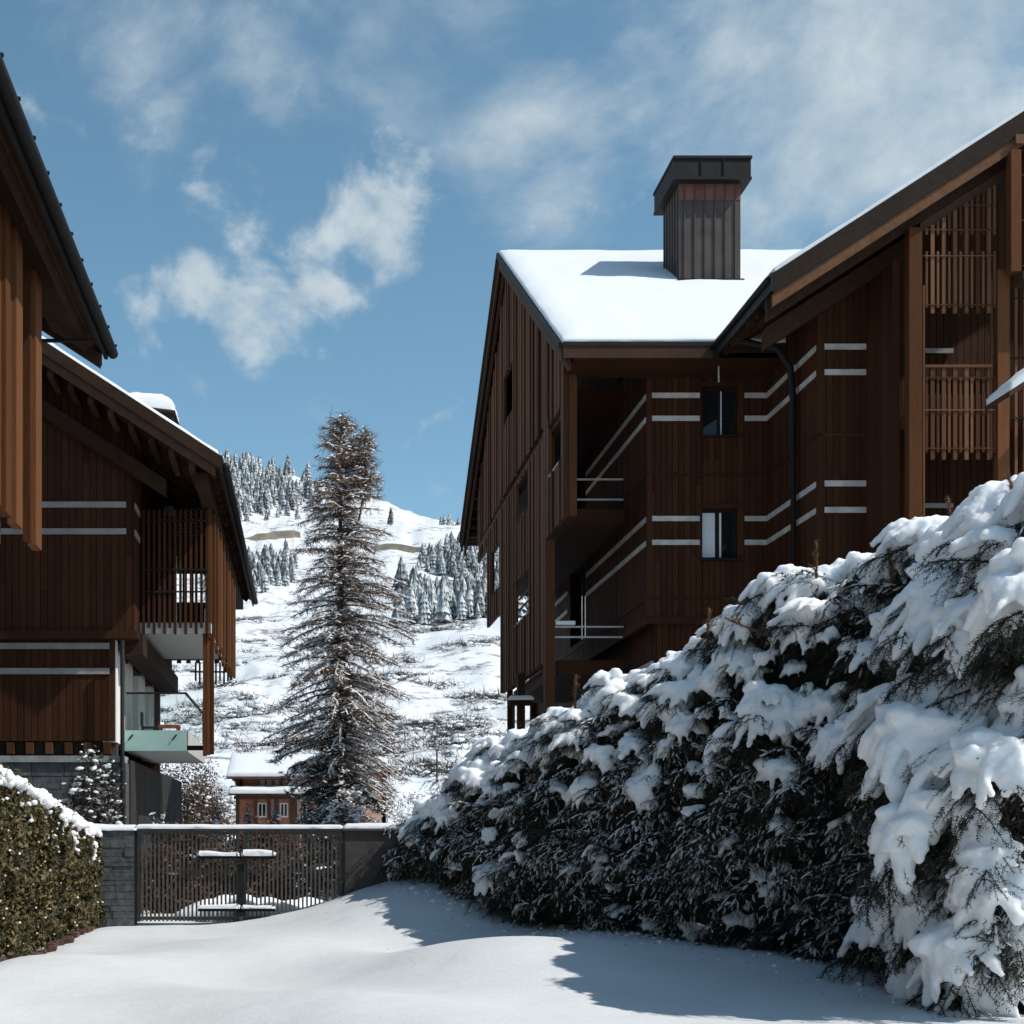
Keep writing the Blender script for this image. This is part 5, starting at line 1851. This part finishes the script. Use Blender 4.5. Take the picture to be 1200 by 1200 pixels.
shrub('beech_shrub', 'brown-leaved shrub with snow beside the left chalet basement', 'shrub', (-5.75, 66.0, -2.4), 1.9, 1.5, 5.9, 'brown_leaf', 17000, 380, 31, 0.065, None, 12, 0.10)
shrub('evergreen_shrub', 'dark evergreen shrub with snow clumps against the stone base of the left chalet', 'shrub', (-4.25, 27.6, -1.6), 0.6, 0.6, 3.05, 'spruce_dark', 9000, 620, 32, 0.04, None, 6, 0.05)
shrub('evergreen_shrub', 'slim snowy shrub by the corner downpipe, right of the stone base', 'shrub', (-3.15, 29.6, -1.6), 0.2, 0.25, 2.2, 'spruce_dark', 1300, 120, 33, 0.03, None, 3, 0.04)
shrub('bare_shrub', 'snow-covered branchy shrub at the foot of the tall larch', 'shrub', (1.5, 56.5, -2.0), 0.85, 0.8, 4.2, 'larch', 6000, 800, 34, 0.04, None, 9, 0.075)
for i, (x, Y, hh, lb) in enumerate(((236, 36, 2.55, 'small blue-grey spruce above the gate, nearest the brown shrub'), (251, 37, 2.7, 'small blue-grey spruce above the gate, second from the brown shrub'),
                                    (291, 36.5, 2.55, 'small blue-grey spruce above the left half of the gate, before the house corner'), (325, 36, 2.8, 'tallest small blue-grey spruce above the gate, before the red house'),
                                    (356, 36.5, 2.6, 'small blue-grey spruce above the gate, nearest the larch'))):
    px = (x - PX) / FPX * Y
    shrub('blue_spruce', lb, 'spruce', (px, Y, -1.72), 0.42, 0.4, hh, 'blue_spruce', 2600, 90, 60 + i, 0.04, 'small spruces behind the gate', 1, 0.045, 0.8)
shrub('low_shrub', 'low brown shrub seen through the left leaf of the gate', 'shrub', (-2.5, 28.6, -1.8), 0.95, 0.5, 1.95, 'brown_leaf', 11000, 25, 81, 0.05)
shrub('low_shrub', 'low brown shrub seen through the middle of the gate', 'shrub', (-1.0, 29.0, -1.8), 1.0, 0.5, 1.9, 'brown_leaf', 12000, 10, 82, 0.05)
shrub('low_shrub', 'low snowy shrub seen through the right leaf of the gate', 'shrub', (0.4, 28.6, -1.8), 0.8, 0.5, 1.95, 'spruce_dark', 8000, 200, 83, 0.04, None, 6, 0.05)
for i, (x, Y, rx, hh, lb) in enumerate(((300, 92, 2.6, 3.6, 'brown bare shrubbery behind the left end of the red house roof'), (345, 96, 2.8, 4.2, 'brown bare shrubbery behind the ridge of the red house'), (252, 88, 2.2, 3.2, 'brown bare shrubbery left of the red house'), (470, 90, 3.0, 3.4, 'brown bare shrubbery right of the larch, above the hedge'), (535, 100, 3.0, 2.6, 'brown bare shrubbery below the fence posts'))):
    px = (x - PX) / FPX * Y
    shrub('bare_shrub', lb, 'shrub', (px, Y, ground_z(px, Y) - 0.1), rx, 1.2, hh, 'larch', 4200, 420, 90 + i, 0.075, 'bare shrubs at the foot of the slope', 10, 0.16)


def back_drift():
    # bank of shovelled snow just behind the gate
    r = np.random.default_rng(3)
    parts = []
    for k in range(60):
        x = -2.6 + 3.4 * r.random()
        hgt = 0.42 * math.exp(-((x + 1.4) / 0.9) ** 2) + 0.30 * math.exp(-((x - 0.1) / 0.8) ** 2) + 0.12
        s = np.array([0.35, 0.3, hgt * 0.6]) * (0.7 + 0.5 * r.random())
        parts.append((ICO_V * s + np.array([x, 26.6 + 0.4 * r.normal(), -1.62 + hgt * 0.35]), ICO_T))
    V, T = cat(parts)
    o = remeshed('snow_bank', V, T, 'snow_bough', None, 0.05, 6)
    tag(o, 'bank of shovelled snow seen through the bars of the gate', 'snow bank')


back_drift()


# ------------------------------------------------------------------ the red house far behind
def red_house():
    Y = 70.0
    s = Y / FPX
    X = lambda x: (x - PX) * s
    Z = lambda y: (PY - y) * s
    h = thing('farmhouse', 'terracotta house with snow roof and white windows behind the gate', 'house', (0, 73, -3.0))
    x0, x1 = X(277), X(400)
    wins_u = [(X(a), X(b), Z(925), Z(914)) for a, b in ((305, 310), (313, 318), (322, 327), (332, 337), (341, 347), (352, 358), (372, 379))]
    wins_l = [(X(a), X(b), Z(958), Z(941)) for a, b in ((302, 313), (328, 338), (350, 360), (378, 388))]
    wall(h, 'Y', Y, -1, x0 + 0.3, x1, Z(930), Z(909), wins_u, t=0.2, clad=False, mat='house_wall')
    wall(h, 'Y', Y - 0.4, -1, x0, x1, -3.2, Z(929), wins_l, t=0.2, clad=False, mat='house_wall')
    wall(h, 'X', x0, -1, Y - 0.2, Y + 7, -3.2, Z(909), (), t=0.2, clad=False, mat='house_timber')
    wall(h, 'Y', Y + 7, 1, x0, X(455), -3.2, Z(909), (), t=0.2, clad=False, mat='house_wall')
    wall(h, 'Y', Y - 1.0, -1, X(418), X(451), -3.2, Z(902), ((X(424), X(430), Z(940), Z(925)),), t=0.2, clad=False, mat='house_pink', name='annex_wall')
    wall(h, 'X', X(451), 1, Y - 1.0, Y + 7, -3.2, Z(902), (), t=0.2, clad=False, mat='house_pink', name='annex_wall')
    for (a, b_, p, q) in wins_u + wins_l:
        yy = Y if p > Z(930) else Y - 0.4
        fr = MB(); f = 0.07
        fr.box(a, b_, yy - 0.03, yy + 0.03, p, p + f).box(a, b_, yy - 0.03, yy + 0.03, q - f, q)
        fr.box(a, a + f, yy - 0.03, yy + 0.03, p + f, q - f).box(b_ - f, b_, yy - 0.03, yy + 0.03, p + f, q - f)
        m_ = (a + b_) / 2; fr.box(m_ - 0.025, m_ + 0.025, yy - 0.025, yy + 0.02, p + f, q - f)
        w = fr.build('window', 'plaster', h)
        MB().box(a + f, b_ - f, yy + 0.04, yy + 0.06, p + f, q - f).build('pane', 'pane', w)
    for x in (279, 300, 316, 324, 342, 346, 364, 392):
        pbox('timber_post', 'house_timber', h, X(x) - 0.09, X(x) + 0.09, Y - 0.55, Y - 0.41, -3.0, Z(931))
    pbox('balcony_band', 'house_timber', h, x0 - 0.1, X(398), Y - 0.62, Y - 0.56, Z(937), Z(933))
    for x in (318, 346):
        pbox('pale_pilaster', 'house_pink', h, X(x), X(x) + 0.32, Y - 0.47, Y - 0.404, -3.0, Z(934))
    # pent roof between the storeys
    mb = MB(); mb.prism([(Y - 1.2, Z(931)), (Y + 0.0, Z(925)), (Y + 0.0, Z(927)), (Y - 1.2, Z(933))], 'X', x0 - 0.3, X(398))
    pr = mb.build('pent_roof', 'house_timber', h)
    pd = Vector((0, 1.2, Z(925) - Z(931))).normalized()
    snow_sheet('pent_snow', pr, (x0 - 0.3, Y - 1.25, Z(931) + 0.01), (1, 0, 0), pd, X(398) - x0 + 0.3, 1.15, 0.24, 3, 0.2, lip=0.7, rnd=0.2)
    # main roof
    e, rz = Z(911), Z(884)
    mb = MB(); mb.prism([(Y - 0.9, e), (Y + 3.2, rz), (Y + 7.6, e), (Y + 7.6, e - 0.12), (Y + 3.2, rz - 0.14), (Y - 0.9, e - 0.12)], 'X', x0 - 0.45, X(412))
    rf = mb.build('roof', 'house_timber', h)
    pd = Vector((0, 4.1, rz - e)).normalized()
    snow_sheet('roof_snow', rf, (x0 - 0.42, Y - 0.88, e + 0.01), (1, 0, 0), pd, X(412) - x0 + 0.4, 4.3, 0.26, 12, 0.35, lip=0.6, rnd=0.3)
    pd = Vector((0, -4.4, rz - e)).normalized()
    snow_sheet('roof_snow', rf, (x0 - 0.42, Y + 7.55, e + 0.01), (1, 0, 0), pd, X(412) - x0 + 0.4, 4.6, 0.26, 15, 0.5, lip=0.6, rnd=0.3)
    mb = MB(); mb.prism([(Y - 1.5, Z(903)), (Y + 3, Z(888)), (Y + 7.6, Z(903)), (Y + 7.6, Z(905)), (Y + 3, Z(890)), (Y - 1.5, Z(905))], 'X', X(412) + 0.02, X(456))
    r2 = mb.build('annex_roof', 'house_timber', h)
    pd = Vector((0, 4.5, Z(888) - Z(903))).normalized()
    snow_sheet('annex_snow', r2, (X(412) + 0.03, Y - 1.48, Z(903) + 0.01), (1, 0, 0), pd, X(456) - X(412) - 0.05, 4.6, 0.24, 22, 0.3, lip=0.6, rnd=0.3)
    mb = MB(); mb.prism([(Y - 0.4, e - 0.15), (Y + 3.2, rz - 0.2), (Y + 7, e - 0.15)], 'X', x0 - 0.2, x0 - 0.02); mb.build('gable_wall', 'house_timber', h)
    return h


red_house()


# ------------------------------------------------------------------ hillside: woods, road walls, shrubs, fence posts
def tree_template(seed, tiers=6, seg=8):
    r = np.random.default_rng(seed)
    V, T, A = [], [], []
    n = 0
    for k in range(tiers):
        f = k / tiers
        zb, zt = 0.06 + f * 0.90, min(1.0, 0.06 + f * 0.90 + 0.36)
        rad = 0.20 * (1 - f) ** 0.8 + 0.025
        ring = []
        for j in range(seg * 2):
            a = j / (seg * 2) * 2 * np.pi + k * 0.7
            rr = rad * ((1.0 if j % 2 else 0.45) * (0.75 + 0.5 * r.random()))
            ring.append((math.cos(a) * rr, math.sin(a) * rr, zb - (0.035 if j % 2 else -0.02)))
        V += ring + [(0, 0, zt)]
        for j in range(seg * 2):
            T.append((n + j, n + (j + 1) % (seg * 2), n + seg * 2))
        A += list(r.random(seg * 2) * 0.9) + [0.35 * r.random()]
        n += seg * 2 + 1
    return np.array(V), np.array(T), np.array(A)


FT = [tree_template(900 + k) for k in range(7)]


def inside(poly, x, y):
    c = False
    for i in range(len(poly)):
        x1, y1 = poly[i]; x2, y2 = poly[i - 1]
        if (y1 > y) != (y2 > y) and x < (x2 - x1) * (y - y1) / (y2 - y1) + x1:
            c = not c
    return c


def wood_patch(name, label, spots, h0, h1, seed):
    """spots: list of (x, y) ground positions"""
    r = np.random.default_rng(seed)
    nb = NB()
    for (x, y) in spots:
        V, T, A = FT[r.integers(len(FT))]
        H = h0 * 0.7 + (h1 * 1.08 - h0 * 0.7) * r.random() ** 1.3
        wsc = H * (0.85 + 0.5 * r.random())
        nb.add(orient(V * np.array([wsc, wsc, H]), (x, y, ground_z(x, y) - 0.4), r.random() * 6, r.normal() * 0.02, r.normal() * 0.02, 1.0), T, np.clip(A * 0.75 + 0.25 * r.random() + 0.08 * r.normal(), 0, 1))
    o = nb.build(name, 'frosted', None, False, 'stuff')
    tag(o, label, 'woodland')
    return o


def scatter(n, x_lo, x_hi, y_lo, y_hi, dmin, rule, seed):
    """random positions on the slope that keep a spacing; rule(u, elevation, y) says where the wood stands"""
    r = np.random.default_rng(seed)
    got = []; cell = {}
    tries = 0
    while len(got) < n and tries < n * 60:
        tries += 1
        y = y_lo + (y_hi - y_lo) * r.random(); u = x_lo + (x_hi - x_lo) * r.random()
        x = u * y
        e = ground_z(x, y) / y
        if not rule(PX + u * FPX, PY - e * FPX, y, r):
            continue
        key = (int(x // dmin), int(y // dmin))
        if any(((x - a) ** 2 + (y - b) ** 2) < dmin ** 2 for i in (-1, 0, 1) for j in (-1, 0, 1) for (a, b) in cell.get((key[0] + i, key[1] + j), ())):
            continue
        cell.setdefault(key, []).append((x, y)); got.append((x, y))
    return got


UP = [(0, 480), (60, 500), (262, 535), (362, 575), (366, 590), (330, 598), (318, 606), (300, 588), (285, 612), (262, 618), (0, 640)]
sp = scatter(1150, -0.20, 0.012, 705, 925, 2.5, lambda x, y, Y, r: inside(UP, x + 9 * r.normal(), y + 6 * r.normal()), 1)
wood_patch('upper_wood', 'frosted conifer wood on the skyline above the left chalet roof', sp, 8, 13, 1)
LO = [(470, 762), (478, 720), (470, 690), (500, 695), (515, 712), (535, 722), (555, 700), (575, 690), (640, 690), (700, 700), (700, 760), (590, 748), (540, 756)]
sp = scatter(800, 0.05, 0.20, 345, 600, 2.0, lambda x, y, Y, r: inside(LO, x + 8 * r.normal(), y + 7 * r.normal()) or (500 < x < 700 and 742 < y < 760 and Y < 420), 2)
wood_patch('lower_wood', 'frosted conifer wood above the white slope left of the right chalet', sp, 6.5, 11, 2)
MI = [(495, 668), (505, 652), (530, 640), (600, 640), (700, 650), (700, 680), (600, 668), (560, 678), (520, 672)]
sp = scatter(300, 0.06, 0.20, 470, 690, 2.3, lambda x, y, Y, r: inside(MI, x + 8 * r.normal(), y + 6 * r.normal()), 3)
wood_patch('road_wood', 'strip of frosted conifers just below the hillside road, beside the chalet eave', sp, 6, 10, 3)
LE = [(250, 680), (285, 668), (342, 668), (345, 676), (300, 684), (250, 700)]
sp = scatter(200, -0.09, -0.008, 400, 690, 2.2, lambda x, y, Y, r: inside(LE, x + 8 * r.normal(), y + 6 * r.normal()), 4)
wood_patch('left_wood', 'small group of frosted conifers below the road, left of the larch', sp, 7, 11, 4)
SK = [(500, 628), (528, 620), (540, 628), (530, 632), (505, 632)]
sp = scatter(26, 0.075, 0.12, 720, 900, 2.4, lambda x, y, Y, r: inside(SK, x, y), 5)
wood_patch('ridge_wood', 'tiny clump of frosted conifers on the skyline near the chalet eave', sp, 6, 10, 5)


def lone_tree(x, Y, H, label, seed):
    px = (x - PX) / FPX * Y; gz = ground_z(px, Y)
    root = thing('pine_tree', label, 'tree', (px, Y, gz), 'lone conifers on the hillside')
    r = np.random.default_rng(seed)
    V, T, A = FT[seed % len(FT)]
    MB().tube([(px, Y, gz - 0.4), (px, Y, gz + H * 0.7)], [0.22, 0.06], 6).build('trunk', 'bark', root)
    np_mesh('crown', orient(V * np.array([H * 1.1, H * 1.1, H]), (px, Y, gz), r.random() * 6, 0, 0, 1), T, 'frosted', root, A * 0.6)


lone_tree(458, 700, 9, 'single small conifer above the retaining wall right of the larch', 2)
lone_tree(484, 470, 14, 'taller conifer standing above the wood, right of the larch', 3)
lone_tree(470, 500, 17, 'tall dark conifer at the left end of the lower wood', 4)


def road_wall(label, pts, hgt, seed):
    """retaining wall along the hillside road, following the ground"""
    mb = MB()
    n = len(pts)
    lo = [Vector((x, y, ground_z(x, y) - 1.0)) for x, y in pts]
    hi = [Vector((x, y, ground_z(x, y) + h_)) for (x, y), h_ in zip(pts, hgt)]
    vs_ = lo + hi + [p + Vector((0, 1.2, 0)) for p in lo] + [p + Vector((0, 1.2, 0)) for p in hi]
    fs = []
    for i in range(n - 1):
        for (a, b_) in ((0, 1), (1, 3), (3, 2), (2, 0)):
            fs.append((a * n + i, a * n + i + 1, b_ * n + i + 1, b_ * n + i))
    fs += [(0, n, 3 * n, 2 * n), (n - 1, 2 * n - 1, 4 * n - 1, 3 * n - 1)]
    mb.add(vs_, fs)
    o = mb.build('retaining_wall', 'retain')
    tag(o, label, 'wall', 'retaining walls of the hillside road')


def slope_pts(x0, x1, Y0, Y1, n=14):
    return [((x0 + (x1 - x0) * k / n - PX) / FPX * (Y0 + (Y1 - Y0) * k / n), Y0 + (Y1 - Y0) * k / n) for k in range(n + 1)]


road_wall('beige retaining wall of the hillside road right of the larch', slope_pts(395, 512, 652, 640), [3.0, 3.1, 3.4, 3.4, 3.6, 3.5, 3.6, 3.7, 3.6, 3.5, 3.6, 3.4, 3.3, 3.2, 3.0], 1)
road_wall('beige retaining wall of the hillside road left of the larch', slope_pts(262, 352, 668, 664), [0.6, 0.8, 0.9, 1.1, 1.4, 2.0, 2.6, 3.2, 3.5, 3.6, 3.5, 3.2, 2.8, 2.2, 1.5], 2)


def hill_shrubs():
    r = np.random.default_rng(44)
    nb = NB()
    sn = NB()
    spots = []
    # scattered scrub on the lower slopes, thicker near the foot
    for k in range(2600):
        Y = 90 + 260 * r.random() ** 1.6
        u = -0.12 + 0.30 * r.random()
        x = u * Y
        if fbm(x * 0.05, Y * 0.05, 3.0, 3) < 0.02 + 0.15 * (Y > 200):
            continue
        spots.append((x, Y))
    for (x, Y) in spots:
        gz = ground_z(x, Y)
        m = 46
        sz = (0.35 + 0.8 * r.random() ** 2) * (1 + Y / 300)
        o = np.array([x, Y, gz]) + r.normal(size=(m, 3)) * np.array([0.8, 0.6, 0.1]) * sz
        d = np.stack([r.normal(size=m) * 0.8, r.normal(size=m) * 0.5, np.abs(r.normal(size=m)) * 0.6 + 0.1], 1)
        d /= np.linalg.norm(d, axis=1, keepdims=True)
        w = np.cross(d, r.normal(size=(m, 3))); w /= np.linalg.norm(w, axis=1, keepdims=True)
        v, t = quad_strip_tris(o, o + d * sz * (0.5 + 0.8 * r.random((m, 1))), w * 0.022 * (1 + Y / 200))
        nb.add(v, t, np.tile(r.random(m), 3))
        for _ in range(2):
            c = np.array([x, Y, gz]) + r.normal(size=3) * np.array([0.7, 0.4, 0.1]) * sz + np.array([0, 0, 0.25 * sz])
            sn.add(ICO1_V * np.array([0.35, 0.25, 0.12]) * sz * (0.5 + r.random()) + c, ICO1_T)
    tag(nb.build('hillside_scrub', 'spruce_dark', None, False, 'stuff'), 'sparse dark scrub poking through the snow on the lower slope', 'scrub')
    tag(sn.build('scrub_snow', 'snow_bough', None, True, 'stuff'), 'little snow lumps lying on the scrub of the lower slope', 'snow')


hill_shrubs()
for i, (x, Y, lb) in enumerate(((512, 118, 'thin fence post on the snowy slope, nearest the larch'), (566, 120, 'thin fence post on the snowy slope, nearest the right chalet'), (313, 116, 'thin fence post on the slope left of the larch'))):
    px = (x - PX) / FPX * Y; gz = ground_z(px, Y)
    p = MB().tube([(px, Y, gz - 0.4), (px, Y, gz + 2.6)], [0.09, 0.07], 6)
    o = p.build('fence_post', 'bark'); tag(o, lb, 'post', 'fence posts on the slope')

# hut-like post and rail with a snow cap beside the right chalet
t = thing('signpost', 'dark timber post with a snow-capped rail at the corner of the right chalet', 'post', (5.6, 38.0, -1.7))
pbox('post', 'wall_wood', t, 5.66, 5.86, 38.0, 38.2, -2.0, 4.4)
pbox('post', 'metal_dark', t, 5.52, 5.57, 37.9, 37.95, -2.0, 3.55)
pbox('rail', 'wall_wood', t, 5.42, 6.05, 37.85, 37.98, 3.52, 3.66)
snow_sheet('rail_snow', t, (5.40, 37.82, 3.665), (1, 0, 0), (0, 1, 0), 0.67, 0.19, 0.13, 7, 0.06, lip=0.6, rnd=0.06)


def fallen_clods():
    # crumbs of snow and needles shaken off the hedge onto the lane
    r = np.random.default_rng(8)
    sn, nd = NB(), NB()
    for k in range(260):
        s_ = 1.0 + 13.0 * r.random()
        x, y, n, top = hedge_at(s_)
        d = abs(r.normal()) * 0.45
        px, py = x + n[0] * d, y + n[1] * d
        z = ground_z(px, py)
        sz = 0.012 + 0.035 * r.random() ** 3
        sn.add(orient(ICO1_V * np.array([1.2, 1.0, 0.7]) * sz, (px, py, z + sz * 0.3), r.random() * 6, 0, 0, 1), ICO1_T)
    for k in range(180):
        s_ = 1.0 + 13.0 * r.random()
        x, y, n, top = hedge_at(s_)
        d = abs(r.normal()) * 0.8
        px, py = x + n[0] * d, y + n[1] * d
        z = ground_z(px, py) + 0.004
        a = r.random() * 6.28; L = 0.012 + 0.03 * r.random()
        p = np.array([(px, py, z), (px + math.cos(a) * L, py + math.sin(a) * L, z + 0.006)])
        v, t = closed_tube(p, np.array([0.003, 0.002]), 3); nd.add(v, t, r.random())
    tag(sn.build('fallen_snow', 'snow_bough', None, True, 'stuff'), 'crumbs of snow fallen along the foot of the tall hedge', 'snow')
    tag(nd.build('fallen_needles', 'needles', None, False, 'stuff'), 'dark needles and twig bits lying on the lane snow by the hedge', 'needles')


fallen_clods()
